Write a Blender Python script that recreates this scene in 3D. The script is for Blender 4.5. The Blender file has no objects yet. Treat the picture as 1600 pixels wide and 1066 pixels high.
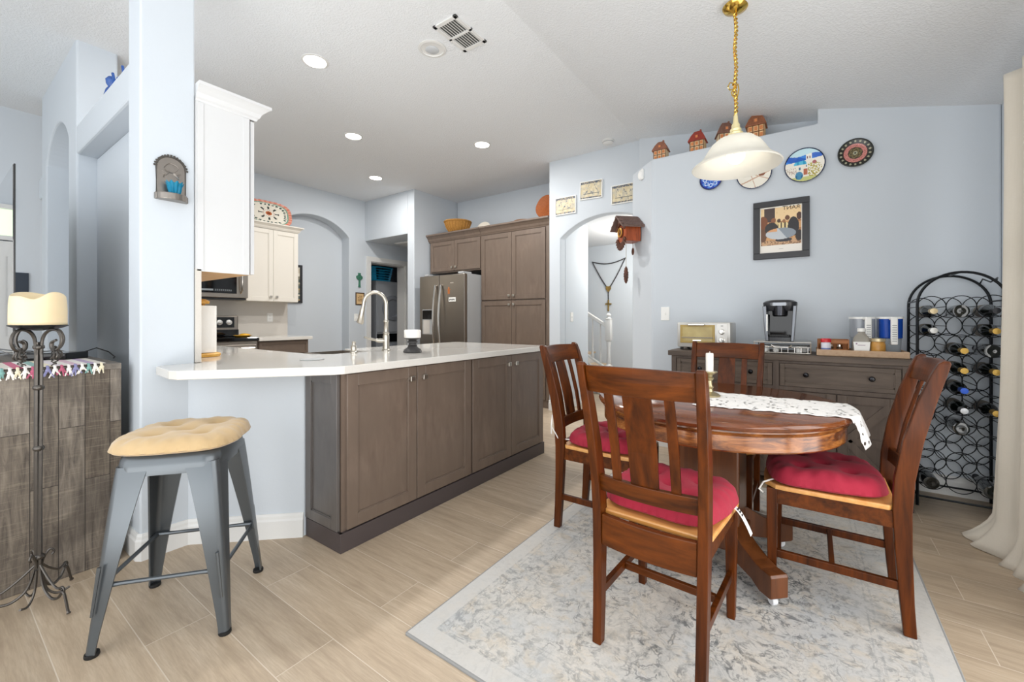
import bpy, bmesh, math, random
from mathutils import Vector, Matrix
random.seed(7)
PI = math.pi
SC = bpy.context.scene
COL = SC.collection

# ---------------------------------------------------------------- camera
CAM_H = 1.14
TH = math.atan2(468, 660)
cam = bpy.data.cameras.new('camera')
cam.sensor_fit = 'HORIZONTAL'; cam.sensor_width = 36.0
cam.lens = 36.0 * 660 / 1600
cam.shift_y = -(533 - 499) / 1600.0
cam.clip_start = 0.02
camo = bpy.data.objects.new('camera', cam); COL.objects.link(camo)
camo.location = (0, 0, CAM_H); camo.rotation_euler = (PI / 2, 0, TH)
SC.camera = camo

# ---------------------------------------------------------------- light and exposure
SC.view_settings.view_transform = 'Standard'; SC.view_settings.look = 'None'
SC.view_settings.gamma = 1.0; SC.view_settings.use_curve_mapping = False
SC.view_settings.exposure = 0.28
W = bpy.data.worlds.new('world'); SC.world = W; W.use_nodes = True
bg = W.node_tree.nodes['Background']; bg.inputs[0].default_value = (0.95, 0.98, 1.0, 1); bg.inputs[1].default_value = 1.1

def area(name, loc, rot, sx, sy, power, color=(1, 1, 1)):
    l = bpy.data.lights.new(name, 'AREA'); l.shape = 'RECTANGLE'; l.size = sx; l.size_y = sy; l.energy = power; l.color = color
    o = bpy.data.objects.new(name, l); COL.objects.link(o); o.location = loc; o.rotation_euler = rot; return o
# added area light for the open side behind the camera; daylight through the patio door on the right
area('daylight_back', (-0.8, -2.9, 1.4), (PI / 2, 0, 0), 4.6, 2.4, 48, (0.98, 0.99, 1.0))
# added upward fill behind the camera, standing in for light off the floor
area('daylight_floor_bounce', (-0.2, -1.5, 0.15), (PI, 0, 0), 3.0, 2.2, 84, (0.95, 0.98, 1.0))
area('daylight_patio', (1.15, 0.6, 1.15), (PI / 2, 0, PI / 2), 3.3, 2.0, 48, (1.0, 0.98, 0.95))

# ---------------------------------------------------------------- materials
def lin(h):
    if isinstance(h, tuple): return h
    h = h.lstrip('#'); v = [int(h[i:i + 2], 16) / 255 for i in (0, 2, 4)]
    return tuple(c / 12.92 if c <= 0.04045 else ((c + 0.055) / 1.055) ** 2.4 for c in v)
class NT:
    def __init__(s, name):
        s.m = bpy.data.materials.new(name); s.m.use_nodes = True; s.t = s.m.node_tree
        s.b = s.t.nodes['Principled BSDF']; s.out = s.t.nodes['Material Output']
    def n(s, kind, **kw):
        nd = s.t.nodes.new(kind)
        for k, v in kw.items():
            if k in nd.inputs: nd.inputs[k].default_value = v
            else: setattr(nd, k, v)
        return nd
    def l(s, a, b): s.t.links.new(a, b)
    def coords(s, scale=(1, 1, 1), rot=(0, 0, 0), loc=(0, 0, 0)):
        tc = s.n('ShaderNodeTexCoord'); mp = s.n('ShaderNodeMapping')
        mp.inputs['Scale'].default_value = scale; mp.inputs['Rotation'].default_value = rot; mp.inputs['Location'].default_value = loc
        s.l(tc.outputs['Object'], mp.inputs[0]); return mp.outputs[0]
    def ramp(s, fac, stops):
        r = s.n('ShaderNodeValToRGB'); e = r.color_ramp.elements
        while len(e) < len(stops): e.new(0.5)
        for i, (p, c) in enumerate(stops):
            e[i].position = p; e[i].color = (*lin(c), 1) if not isinstance(c, float) else (c, c, c, 1)
        s.l(fac, r.inputs[0]); return r.outputs[0]
    def noise(s, vec, scale, detail=3, rough=0.55, dist=0.0):
        nd = s.n('ShaderNodeTexNoise'); nd.inputs['Scale'].default_value = scale; nd.inputs['Detail'].default_value = detail
        nd.inputs['Roughness'].default_value = rough; nd.inputs['Distortion'].default_value = dist
        if vec is not None: s.l(vec, nd.inputs['Vector'])
        return nd.outputs['Fac']
    def mix(s, fac, a, b, mode='MIX'):
        nd = s.n('ShaderNodeMix', data_type='RGBA', blend_type=mode)
        for i, v in ((0, fac), (6, a), (7, b)):
            if hasattr(v, 'is_output'): s.l(v, nd.inputs[i])
            elif i == 0: nd.inputs[0].default_value = v
            else: nd.inputs[i].default_value = (*lin(v), 1)
        return nd.outputs[2]
    def math(s, op, a, b=0.0, c=None):
        nd = s.n('ShaderNodeMath', operation=op)
        for i, v in enumerate((a, b, c)):
            if v is None: continue
            if hasattr(v, 'is_output'): s.l(v, nd.inputs[i])
            else: nd.inputs[i].default_value = v
        return nd.outputs[0]
    def bump(s, h, strength, dist=0.01):
        nd = s.n('ShaderNodeBump'); nd.inputs['Strength'].default_value = strength; nd.inputs['Distance'].default_value = dist
        s.l(h, nd.inputs['Height']); s.l(nd.outputs[0], s.b.inputs['Normal'])
    def col(s, c):
        if hasattr(c, 'is_output'): s.l(c, s.b.inputs['Base Color'])
        else: s.b.inputs['Base Color'].default_value = (*lin(c), 1)
    def set(s, **kw):
        for k, v in kw.items(): s.b.inputs[k.replace('_', ' ')].default_value = v

def M(name, c, rough=0.5, metal=0.0, bump=None, var=None, coat=0.0, **kw):
    t = NT(name); t.set(Roughness=rough, Metallic=metal)
    if coat: t.b.inputs['Coat Weight'].default_value = coat
    for k, v in kw.items(): t.b.inputs[k.replace('_', ' ')].default_value = v
    vec = t.coords() if (bump or var) else None
    if var:
        f = t.noise(vec, var[0], 3); t.col(t.mix(f, c, var[1]))
    else: t.col(c)
    if bump: t.bump(t.noise(vec, bump[0], 3), bump[1], bump[2] if len(bump) > 2 else 0.004)
    return t.m
def wood(name, dark, light, axis=2, scale=14, rough=0.4, stretch=0.07, coat=0.0, contrast=(0.3, 0.7), bump=0.12, mottle=None):
    t = NT(name); sc = [1, 1, 1]; sc[axis] = stretch
    vec = t.coords(tuple(sc)); f = t.noise(vec, scale * 2.4, 5, 0.62, 0.35)
    c = t.ramp(f, [(contrast[0], dark), (contrast[1], light)])
    if mottle:
        f2 = t.noise(t.coords(), mottle[0], 3); c = t.mix(t.ramp(f2, [(0.35, 0.0), (0.7, 1.0)]), c, mottle[1])
    t.col(c); t.set(Roughness=rough)
    if coat: t.b.inputs['Coat Weight'].default_value = coat; t.b.inputs['Coat Roughness'].default_value = 0.12
    if bump: t.bump(t.noise(vec, scale * 7, 3), bump, 0.002)
    return t.m
def emit(name, c, s):
    t = NT(name); t.col(c); t.b.inputs['Emission Color'].default_value = (*lin(c), 1); t.b.inputs['Emission Strength'].default_value = s; return t.m
def painted_mat(name, rough=0.35):
    t = NT(name); a = t.n('ShaderNodeAttribute', attribute_name='paint'); t.l(a.outputs['Color'], t.b.inputs['Base Color']); t.set(Roughness=rough); return t.m

def wall_paint(name, c):
    t = NT(name); v = t.coords(); t.col(c); t.set(Roughness=0.75)
    t.bump(t.noise(v, 90, 3), 0.12, 0.003); return t.m
mWall = wall_paint('wall_paint_blue_grey', '#cad1d8')
def ceil_mat():
    t = NT('ceiling_texture'); v = t.coords(); t.col('#e6e9ec'); t.set(Roughness=0.9)
    a = t.noise(v, 75, 4, 0.6); b = t.ramp(a, [(0.42, 0.0), (0.6, 1.0)]); t.bump(b, 0.42, 0.004); return t.m
mCeil = ceil_mat()
mTrim = M('white_trim', '#dededc', 0.45)
def floor_mat():
    t = NT('wood_look_tile')
    v = t.coords((1, 1, 1), loc=(0.19, -0.06, 0))
    br = t.n('ShaderNodeTexBrick', offset=0.42, offset_frequency=2, squash=1.0)
    br.inputs['Scale'].default_value = 1.0; br.inputs['Brick Width'].default_value = 1.2; br.inputs['Row Height'].default_value = 0.2
    br.inputs['Mortar Size'].default_value = 0.0016; br.inputs['Mortar Smooth'].default_value = 0.1; br.inputs['Bias'].default_value = 0.0
    br.inputs['Color1'].default_value = (0, 0, 0, 1); br.inputs['Color2'].default_value = (1, 1, 1, 1); br.inputs['Mortar'].default_value = (0.5, 0.5, 0.5, 1)
    t.l(v, br.inputs['Vector'])
    off = t.n('ShaderNodeVectorMath', operation='MULTIPLY_ADD'); t.l(br.outputs['Color'], off.inputs[0]); off.inputs[1].default_value = (7, 5, 3); t.l(v, off.inputs[2])
    mp = t.n('ShaderNodeMapping'); mp.inputs['Scale'].default_value = (0.9, 11, 1); t.l(off.outputs[0], mp.inputs[0])
    g = t.noise(mp.outputs[0], 2.6, 6, 0.62, 0.55); g2 = t.noise(mp.outputs[0], 16, 4, 0.6, 0.3)
    c = t.ramp(g, [(0.25, '#a9967f'), (0.5, '#c0ad95'), (0.75, '#d0bfa8')])
    c = t.mix(t.ramp(g2, [(0.35, 0.35), (0.65, 0.0)]), c, '#9c8873')
    tone = t.ramp(br.outputs['Color'], [(0.0, '#efefef'), (1.0, '#ffffff')])
    c = t.mix(1.0, c, tone, 'MULTIPLY')
    c = t.mix(br.outputs['Fac'], c, '#cfc2b0'); t.col(c); t.set(Roughness=0.42)
    h = t.math('SUBTRACT', t.math('MULTIPLY', g2, 0.15), br.outputs['Fac']); t.bump(h, 0.25, 0.002)
    return t.m
mFloor = floor_mat()
mIsland = wood('stained_maple_grey_brown', '#66574c', '#78685c', 2, 9, 0.38, 0.25, 0.15, mottle=(3.0, '#6a5c51'), bump=0.03)
mIslandDark = M('plinth_dark_stain', '#4a4242', 0.4)
mIslandEnd = wood('stained_maple_end_panel', '#565250', '#625d5a', 2, 9, 0.35, 0.25, 0.2, bump=0.03)
mQuartz = M('white_quartz', '#dfddd8', 0.08, var=(220, '#d3cfc8'))
mSplash = M('backsplash_quartz', '#d4cfc8', 0.3, var=(160, '#c9c3ba'))
mWhiteCab = M('white_lacquer', '#d6d7d8', 0.35)
mIvoryCab = M('ivory_lacquer', '#e3ded4', 0.38)
mNickel = M('brushed_nickel', '#c2bdb3', 0.3, 1.0)
mSteel = M('stainless_steel', '#a49c93', 0.3, 1.0, bump=(140, 0.02))
mSteelLt = M('polished_steel_handle', '#d8d4ce', 0.22, 1.0)
mBlack = M('black_plastic', '#141416', 0.3)
mBlackGl = M('black_glass', '#08090b', 0.05)
mGrey = M('grey_metal_side', '#a9abad', 0.45)
mWhite = M('white_plastic', '#efefec', 0.4)
mCherry = wood('cherry_stained_wood', '#2e1304', '#64300a', 2, 12, 0.36, 0.09, 0.1, bump=0.04)
mCherryT = wood('cherry_stained_wood_cross', '#361805', '#6c360d', 0, 12, 0.36, 0.09, 0.1, bump=0.04)
for q in (mCherry, mCherryT): q.node_tree.nodes['Principled BSDF'].inputs['Specular IOR Level'].default_value = 0.18
mSeat = wood('honey_plywood_seat', '#c98a45', '#e0aa68', 0, 12, 0.35, 0.08, 0.3, bump=0.03)
mRed = M('red_cotton', '#a81c38', 0.85, bump=(260, 0.35, 0.002), var=(6, '#8f162e'), Sheen_Weight=0.05)
mIron = M('wrought_iron', '#5b5753', 0.36, 0.85, bump=(60, 0.3, 0.003))
mIronBlk = M('black_iron', '#1d2023', 0.4, 0.6)
mWax = M('ivory_wax', '#e4d2ad', 0.45, Subsurface_Weight=0.3, Subsurface_Radius=(0.03, 0.02, 0.01))
mWaxW = M('white_wax', '#f2efe9', 0.45, Subsurface_Weight=0.2, Subsurface_Radius=(0.02, 0.02, 0.015))
mGunmetal = M('gunmetal_paint', '#5c6165', 0.28, 0.55)
mRubber = M('black_rubber', '#121212', 0.7)
mBeige = M('tan_suede', '#bfa57e', 0.9, var=(8, '#b3976c'), bump=(120, 0.2, 0.002), Sheen_Weight=0.3)
mBrass = M('polished_brass', '#d9b55a', 0.16, 1.0)
mBrassOld = M('aged_brass', '#b6a987', 0.32, 0.9)
mBlueGlass = M('turquoise_glass', '#2f9fc4', 0.08, Transmission_Weight=0.55, IOR=1.2)
mPewter = M('pewter', '#8c8680', 0.35, 0.9, bump=(90, 0.3, 0.002))
mWicker = M('golden_wicker', '#cf9a4e', 0.7, var=(60, '#8f5f22'), bump=(120, 0.6, 0.004))
mWickerO = M('orange_wicker', '#b5642a', 0.7, var=(70, '#6b3413'), bump=(120, 0.6, 0.004))
mYellow = M('yellow_enamel', '#e0aa2c', 0.3)
mLid = M('gold_lid', '#c9a063', 0.35, 0.6)

# ---------------------------------------------------------------- mesh helpers
def V(*a): return Vector(a)
class B:
    """collects shapes of one material set, then links them as one mesh object"""
    def __init__(s): s.bm = bmesh.new(); s.mi = 0
    def _fin(s, verts, mat=None):
        if mat is not None: bmesh.ops.transform(s.bm, matrix=mat, verts=verts)
        for f in {f for v in verts for f in v.link_faces}: f.material_index = s.mi
        return verts
    def box(s, x0, x1, y0, y1, z0, z1, bev=0.0, mat=None, seg=2):
        r = bmesh.ops.create_cube(s.bm, size=1.0); vs = r['verts']
        bmesh.ops.transform(s.bm, matrix=Matrix.Translation(((x0 + x1) / 2, (y0 + y1) / 2, (z0 + z1) / 2)) @ Matrix.Diagonal((abs(x1 - x0), abs(y1 - y0), abs(z1 - z0), 1)), verts=vs)
        if bev:
            es = list({e for v in vs for e in v.link_edges})
            rr = bmesh.ops.bevel(s.bm, geom=es, offset=bev, segments=seg, affect='EDGES', profile=0.5, clamp_overlap=True)
            vs = list({v for f in rr['faces'] for v in f.verts} | {v for v in vs if v.is_valid})
            todo = set(vs)
            vs = list(todo)
        return s._fin([v for v in vs if v.is_valid], mat)
    def loft(s, secs, caps=True, closed=True, loop=False):
        rows = [[s.bm.verts.new(p) for p in sec] for sec in secs]; n = len(rows[0])
        pairs = list(zip(rows, rows[1:])) + ([(rows[-1], rows[0])] if loop else [])
        for a, b in pairs:
            for i in range(n if closed else n - 1):
                j = (i + 1) % n
                try: f = s.bm.faces.new((a[i], a[j], b[j], b[i])); f.material_index = s.mi
                except ValueError: pass
        if caps and closed and not loop:
            for r in (rows[0][::-1], rows[-1]):
                try: f = s.bm.faces.new(r); f.material_index = s.mi
                except ValueError: pass
        return [v for r in rows for v in r]
    def lathe(s, prof, c=(0, 0, 0), n=24, caps=True, mat=None, a0=0.0):
        secs = []
        for r, z in prof:
            r = max(r, 1e-4); secs.append([V(c[0] + r * math.cos(a0 + 2 * PI * i / n), c[1] + r * math.sin(a0 + 2 * PI * i / n), c[2] + z) for i in range(n)])
        vs = s.loft(secs, caps)
        return s._fin(vs, mat)
    def cyl(s, c, r, h, n=20, mat=None): return s.lathe([(r, 0), (r, h)], c, n, True, mat)
    def tube(s, pts, r, n=8, caps=True, loop=False):
        pts = [Vector(p) for p in pts]; m = len(pts); rr = r if isinstance(r, (list, tuple)) else [r] * m
        secs = []; up = None
        for i, p in enumerate(pts):
            a = pts[(i - 1) % m] if (loop or i > 0) else p; b = pts[(i + 1) % m] if (loop or i < m - 1) else p
            t = (b - a).normalized() if (b - a).length > 1e-9 else V(0, 0, 1)
            if up is None: up = V(0, 0, 1) if abs(t.z) < 0.9 else V(1, 0, 0)
            x = t.cross(up)
            if x.length < 1e-6: x = t.cross(V(0, 1, 0.3))
            x.normalize(); y = x.cross(t).normalized(); up = y
            secs.append([p + (x * math.cos(2 * PI * k / n) + y * math.sin(2 * PI * k / n)) * rr[i] for k in range(n)])
        return s.loft(secs, caps, True, loop)
    def ball(s, c, r, n=12, scale=(1, 1, 1)):
        q = bmesh.ops.create_uvsphere(s.bm, u_segments=n * 2, v_segments=n, radius=r)
        return s._fin(q['verts'], Matrix.Translation(c) @ Matrix.Diagonal((*scale, 1)))
    def prism(s, poly, z0, z1, mat=None):
        """poly: xy outline (may be concave), extruded in z; mat maps it elsewhere"""
        lo = [s.bm.verts.new((x, y, z0)) for x, y in poly]; hi = [s.bm.verts.new((x, y, z1)) for x, y in poly]; n = len(poly)
        fs = [s.bm.faces.new(lo[::-1]), s.bm.faces.new(hi)] + [s.bm.faces.new((lo[i], lo[(i + 1) % n], hi[(i + 1) % n], hi[i])) for i in range(n)]
        for f in fs: f.material_index = s.mi
        return s._fin(lo + hi, mat)
    def prismY(s, poly, y0, y1):   # poly in (x,z)
        return s.prism(poly, -y1, -y0, Matrix(((1, 0, 0, 0), (0, 0, -1, 0), (0, 1, 0, 0), (0, 0, 0, 1))))
    def prismX(s, poly, x0, x1):   # poly in (y,z)
        return s.prism(poly, x0, x1, Matrix(((0, 0, 1, 0), (1, 0, 0, 0), (0, 1, 0, 0), (0, 0, 0, 1))))
    def beam(s, a, b, w, h, up=(0, 0, 1)):
        a = Vector(a); b = Vector(b); t = (b - a).normalized(); u = Vector(up); x = t.cross(u).normalized(); y = x.cross(t).normalized()
        q = lambda p: [p + x * w / 2 + y * h / 2, p - x * w / 2 + y * h / 2, p - x * w / 2 - y * h / 2, p + x * w / 2 - y * h / 2]
        return s.loft([q(a), q(b)])
    def build(s, name, mats, parent=None, smooth=False, bevel=0.0, world=False, subsurf=0, loc=None, seg=2):
        bmesh.ops.recalc_face_normals(s.bm, faces=s.bm.faces)
        if world:
            off = Vector(parent.location) if parent is not None else None
            if off is None:
                xs = [v.co for v in s.bm.verts]
                off = V((min(v.x for v in xs) + max(v.x for v in xs)) / 2, (min(v.y for v in xs) + max(v.y for v in xs)) / 2, min(v.z for v in xs)); loc = off
            bmesh.ops.translate(s.bm, verts=s.bm.verts, vec=-off)
        me = bpy.data.meshes.new(name); s.bm.to_mesh(me); s.bm.free()
        for m in (mats if isinstance(mats, (list, tuple)) else [mats]): me.materials.append(m)
        o = bpy.data.objects.new(name, me); COL.objects.link(o)
        if loc is not None: o.location = loc
        if parent is not None: o.parent = parent
        if smooth: me.shade_smooth()
        if bevel:
            b = o.modifiers.new('b', 'BEVEL'); b.width = bevel; b.segments = seg; b.limit_method = 'ANGLE'; b.angle_limit = 0.7; b.harden_normals = False
        if subsurf:
            q = o.modifiers.new('s', 'SUBSURF'); q.levels = subsurf; q.render_levels = subsurf
        if smooth and smooth != 'full':
            try:
                me.set_sharp_from_angle(angle=0.7)
            except Exception: pass
        return o
def tag(o, label, cat, group=None, kind=None):
    o['label'] = label; o['category'] = cat
    if group: o['group'] = group
    if kind: o['kind'] = kind
    return o
def thing(name, label, cat, loc=(0, 0, 0), rz=0.0, group=None):
    o = bpy.data.objects.new(name, None); COL.objects.link(o); o.empty_display_size = 0.1
    o.location = loc; o.rotation_euler = (0, 0, rz); tag(o, label, cat, group); return o
def struct(b, name, mats, bevel=0.0, smooth=False):
    o = b.build(name, mats, bevel=bevel, smooth=smooth); o['kind'] = 'structure'; return o
def copy_tree(o, parent=None):
    c = o.copy(); COL.objects.link(c)
    if parent is not None: c.parent = parent
    for ch in [x for x in bpy.data.objects if x.parent == o]: copy_tree(ch, c)
    return c
def lerp(a, b, t): return a + (b - a) * t
def rrect(w, h, r, n=5):
    pts = []
    for cx, cy, a0 in ((w / 2 - r, h / 2 - r, 0), (-w / 2 + r, h / 2 - r, PI / 2), (-w / 2 + r, -h / 2 + r, PI), (w / 2 - r, -h / 2 + r, 1.5 * PI)):
        for i in range(n + 1):
            a = a0 + PI / 2 * i / n; pts.append((cx + r * math.cos(a), cy + r * math.sin(a)))
    return pts
def paint_grid(name, w, h, nx, ny, fn, mat, parent, M4, thick=0.0, surf=None):
    """flat pattern sheet w x h centred at 0 in xz, coloured per cell by fn(u,v) (u,v 0..1)"""
    bm = bmesh.new(); cl = bm.loops.layers.float_color.new('paint')
    vs = [[bm.verts.new(surf(i / nx, j / ny) if surf else ((i / nx - 0.5) * w, 0, (j / ny - 0.5) * h)) for i in range(nx + 1)] for j in range(ny + 1)]
    for j in range(ny):
        for i in range(nx):
            c = fn((i + 0.5) / nx, (j + 0.5) / ny)
            if c is None: continue
            f = bm.faces.new((vs[j][i], vs[j][i + 1], vs[j + 1][i + 1], vs[j + 1][i])); c = (*lin(c), 1)
            for l in f.loops: l[cl] = c
    for v in list(bm.verts):
        if not v.link_faces: bm.verts.remove(v)
    if thick:
        r = bmesh.ops.extrude_face_region(bm, geom=bm.faces[:]); bmesh.ops.translate(bm, verts=[g for g in r['geom'] if isinstance(g, bmesh.types.BMVert)], vec=(0, thick, 0))
    bmesh.ops.transform(bm, matrix=M4, verts=bm.verts)
    me = bpy.data.meshes.new(name); bm.to_mesh(me); bm.free(); me.materials.append(mat)
    o = bpy.data.objects.new(name, me); COL.objects.link(o)
    if parent is not None: o.parent = parent
    return o
def text_bm(b, s, size, M4, ext=0.0005):
    cu = bpy.data.curves.new('t', 'FONT'); cu.body = s; cu.size = size; cu.extrude = ext; cu.align_x = 'CENTER'; cu.align_y = 'CENTER'
    o = bpy.data.objects.new('t', cu); COL.objects.link(o); dg = bpy.context.evaluated_depsgraph_get()
    me = bpy.data.meshes.new_from_object(o.evaluated_get(dg)); n0 = len(b.bm.verts); b.bm.from_mesh(me); b.bm.verts.ensure_lookup_table()
    vs = b.bm.verts[n0:]; bmesh.ops.transform(b.bm, matrix=M4, verts=vs)
    for f in {f for v in vs for f in v.link_faces}: f.material_index = b.mi
    bpy.data.objects.remove(o); bpy.data.curves.remove(cu); bpy.data.meshes.remove(me)
# frames: FY faces -Y (x right, z up) ; FX faces +X (x of sheet runs along +Y)
def FY(x, y, z, rz=0.0): return Matrix.Translation((x, y, z)) @ Matrix.Rotation(rz, 4, 'Z')
def TXT_FY(x, y, z): return Matrix.Translation((x, y, z)) @ Matrix.Rotation(PI / 2, 4, 'X')
# ================================================================ SETTING
b = B(); b.box(-7.6, 1.1, -3.2, 7.3, -0.06, 0.0); struct(b, 'floor', mFloor)
ZC = 3.11; XK = -1.554; SL = 0.255
zs = lambda x: ZC - SL * (x - XK)
b = B(); b.box(-7.6, XK, -3.2, 5.4, ZC, ZC + 0.1)
b.prismY([(XK, ZC), (1.1, zs(1.1)), (1.1, zs(1.1) + 0.12), (XK, ZC + 0.1)], -3.2, 5.4)
struct(b, 'ceiling', mCeil)

# dining wall with the plant ledge on top
b = B(); b.prismY([(-1.188, 0), (0.96, 0), (0.96, 2.72), (0.037, 2.9), (0.037, 2.6), (-1.188, 2.6)], 3.88, 4.06)
b.prism([(-1.188, 3.88), (-1.10, 4.055), (-1.15, 4.7), (-1.42, 4.7), (-1.47, 4.17)], 0, 2.6)
b.box(-1.2, 0.037, 4.05, 4.3, 2.4, 2.6)
struct(b, 'wall_dining', mWall, bevel=0.012)
b = B(); b.prism([(-1.53, 4.55), (0.037, 4.10), (0.037, 4.25), (-1.53, 4.7)], 2.55, 3.2)
struct(b, 'wall_ledge_back', mWall)
# patio wall on the window side
b = B(); b.box(0.96, 1.08, 2.9, 4.7, 0, 2.72); b.box(0.96, 1.08, -3.2, -1.2, 0, 2.72); b.box(0.96, 1.08, -1.2, 2.9, 2.1, 2.72)
struct(b, 'wall_right', mWall)
b = B()
for y0, y1 in ((-1.2, -1.14), (0.1, 0.2), (1.5, 1.6), (2.84, 2.9)): b.box(0.98, 1.04, y0, y1, 0.02, 2.1)
b.box(0.98, 1.04, -1.14, 2.84, 2.03, 2.1); b.box(0.98, 1.04, -1.14, 2.84, 0.0, 0.05); struct(b, 'window_1', mTrim)

# arch wall to the hallway
def arch_poly(x0, x1, ztop, a0, a1, zspring, zapex, n=24):
    cx = (a0 + a1) / 2; hw = (a1 - a0) / 2; rise = zapex - zspring
    R = (hw * hw + rise * rise) / (2 * rise); zc = zapex - R
    pts = [(x0, 0), (x0, ztop), (x1, ztop), (x1, 0), (a1, 0)]
    for i in range(n + 1):
        x = a1 - (a1 - a0) * i / n; pts.append((x, zc + math.sqrt(max(R * R - (x - cx) ** 2, 0))))
    pts += [(a0, 0)]
    return pts
b = B(); b.prismY(arch_poly(-2.69, -1.2, 3.2, -2.53, -1.33, 2.136, 2.364), 4.60, 4.73); struct(b, 'wall_arch', mWall, bevel=0.010)
b = B(); b.box(-2.69, -2.53, 4.732, 5.40, 0, 2.44); struct(b, 'wall_hall_left', mWall, bevel=0.01)
b = B(); b.box(-1.33, -1.2, 4.735, 7.2, 0, 2.44); struct(b, 'wall_hall_right', mWall)
b = B(); b.box(-5.0, -1.2, 7.0, 7.12, 0, 2.6); struct(b, 'wall_hall_back', mWall)
b = B(); b.box(-2.65, -1.2, 4.735, 5.43, 2.44, 2.52); b.box(-5.0, -1.2, 5.43, 7.2, 2.44, 2.52); struct(b, 'ceiling_hall', mCeil)
b = B(); b.box(-2.53, -2.518, 4.70, 5.39, 0, 0.10); b.box(-5.0, -1.33, 6.985, 7.0, 0, 0.10); struct(b, 'baseboard_hall', mTrim)

# kitchen: fridge wall, laundry passage, far wall
b = B(); b.box(-4.89, -2.69, 5.30, 5.42, 0, 3.2); struct(b, 'wall_fridge', mWall)
b = B(); b.box(-2.695, -2.66, 4.735, 5.295, 0, 3.2); struct(b, 'wall_pantry_side', mWall)
b = B(); b.box(-5.05, -4.90, 4.35, 5.9, 0, 3.2); struct(b, 'wall_passage', mWall, bevel=0.012)
b = B(); b.box(-6.1, -5.05, 4.35, 5.9, 2.45, 3.2); struct(b, 'wall_header', mWall, bevel=0.006)
b = B(); b.box(-6.1, -5.05, 5.8, 5.9, 0, 2.45); struct(b, 'wall_passage_end', mWall)
b = B(); b.box(-5.85, -5.20, 4.75, 5.5, 2.438, 2.449); b.box(-5.83, -5.22, 4.77, 5.48, 2.43, 2.44); struct(b, 'trim_hatch', mTrim)
# far wall (faces +X) with arched niche and laundry doorway
def far_poly():
    pts = [(-3.2, 0), (-3.2, 3.2), (5.9, 3.2), (5.9, 0), (5.20, 0), (5.20, 2.12), (4.45, 2.12), (4.45, 0)]
    a0, a1, zs0, za = 2.87, 4.05, 2.46, 2.71; cx = (a0 + a1) / 2; hw = (a1 - a0) / 2; ri = za - zs0; R = (hw * hw + ri * ri) / (2 * ri); zc = za - R
    pts.append((a1, 0))
    for i in range(25):
        y = a1 - (a1 - a0) * i / 24; pts.append((y, zc + math.sqrt(R * R - (y - cx) ** 2)))
    pts.append((a0, 0)); return pts
b = B(); b.prismX(far_poly(), -6.30, -6.10); struct(b, 'wall_far', mWall, bevel=0.010)
b = B(); b.box(-6.42, -6.30, 2.6, 4.3, 0, 3.2); struct(b, 'wall_niche_back', mWall)
b = B()
b.box(-6.10, -6.075, 4.37, 4.45, 0, 2.12); b.box(-6.10, -6.075, 5.20, 5.28, 0, 2.12); b.box(-6.10, -6.075, 4.37, 5.28, 2.121, 2.20)
b.box(-6.30, -6.10, 4.45, 4.465, 0, 2.12); b.box(-6.30, -6.10, 5.185, 5.20, 0, 2.12); b.box(-6.30, -6.10, 4.466, 5.184, 2.105, 2.12)
struct(b, 'trim_laundry_door', mTrim)
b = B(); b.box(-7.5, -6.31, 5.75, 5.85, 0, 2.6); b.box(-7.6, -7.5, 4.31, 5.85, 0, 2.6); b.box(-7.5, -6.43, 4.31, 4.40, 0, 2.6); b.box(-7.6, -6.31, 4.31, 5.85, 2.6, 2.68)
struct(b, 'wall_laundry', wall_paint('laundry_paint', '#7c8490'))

# living-room wall with the television recess, arched niche and plant ledge
b = B(); b.prismY(arch_poly(-5.62, -4.217, 3.2, -5.41, -4.476, 2.476, 2.70), 0.65, 0.87)
b.box(-5.405, -4.481, 0.80, 0.865, 0, 2.72)
b.box(-4.217, -2.77, 0.65, 0.83, 2.301, 2.50)
b.box(-4.217, -2.77, 0.755, 0.83, 0, 2.301)
struct(b, 'wall_living', mWall, bevel=0.012)
b = B(); b.box(-2.77, -2.585, 0.61, 0.828, 0, 3.2); struct(b, 'wall_column', mWall, bevel=0.008)
b = B(); b.box(-5.88, -5.625, 0.66, 0.80, 2.25, 2.45, 0.02); struct(b, 'wall_corbel', mWall)
# half wall under the bar
b = B(); b.prism([(-2.585, 0.80), (-2.18, 1.18), (-2.18, 1.33), (-2.70, 0.84)], 0, 0.872); struct(b, 'wall_bar', mWall)
def baseboard(name, path, h=0.125, t=0.016):
    b = B(); P = [Vector((x, y, 0)) for x, y in path]
    prof = [(0, 0), (t, 0), (t, h * 0.72), (t * 0.7, h * 0.80), (t * 0.62, h * 0.9), (t * 0.35, h), (0, h)]
    secs = []
    for i, p in enumerate(P):
        d0 = (p - P[i - 1]).normalized() if i else (P[1] - P[0]).normalized()
        d1 = (P[i + 1] - p).normalized() if i < len(P) - 1 else d0
        n0 = V(d0.y, -d0.x, 0); n1 = V(d1.y, -d1.x, 0); nn = (n0 + n1).normalized(); k = 1 / max(nn.dot(n0), 0.3)
        secs.append([p + nn * a * k + V(0, 0, z) for a, z in prof])
    b.loft(secs); struct(b, name, mTrim)
baseboard('baseboard_bar', [(-2.77, 0.75), (-2.77, 0.61), (-2.60, 0.61), (-2.585, 0.62), (-2.585, 0.80), (-2.18, 1.18)])
baseboard('baseboard_dining', [(-1.47, 4.17), (-1.188, 3.88), (0.96, 3.88)])
baseboard('baseboard_hall_left', [(-2.69, 4.6), (-2.53, 4.6), (-2.53, 4.70)])
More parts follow.
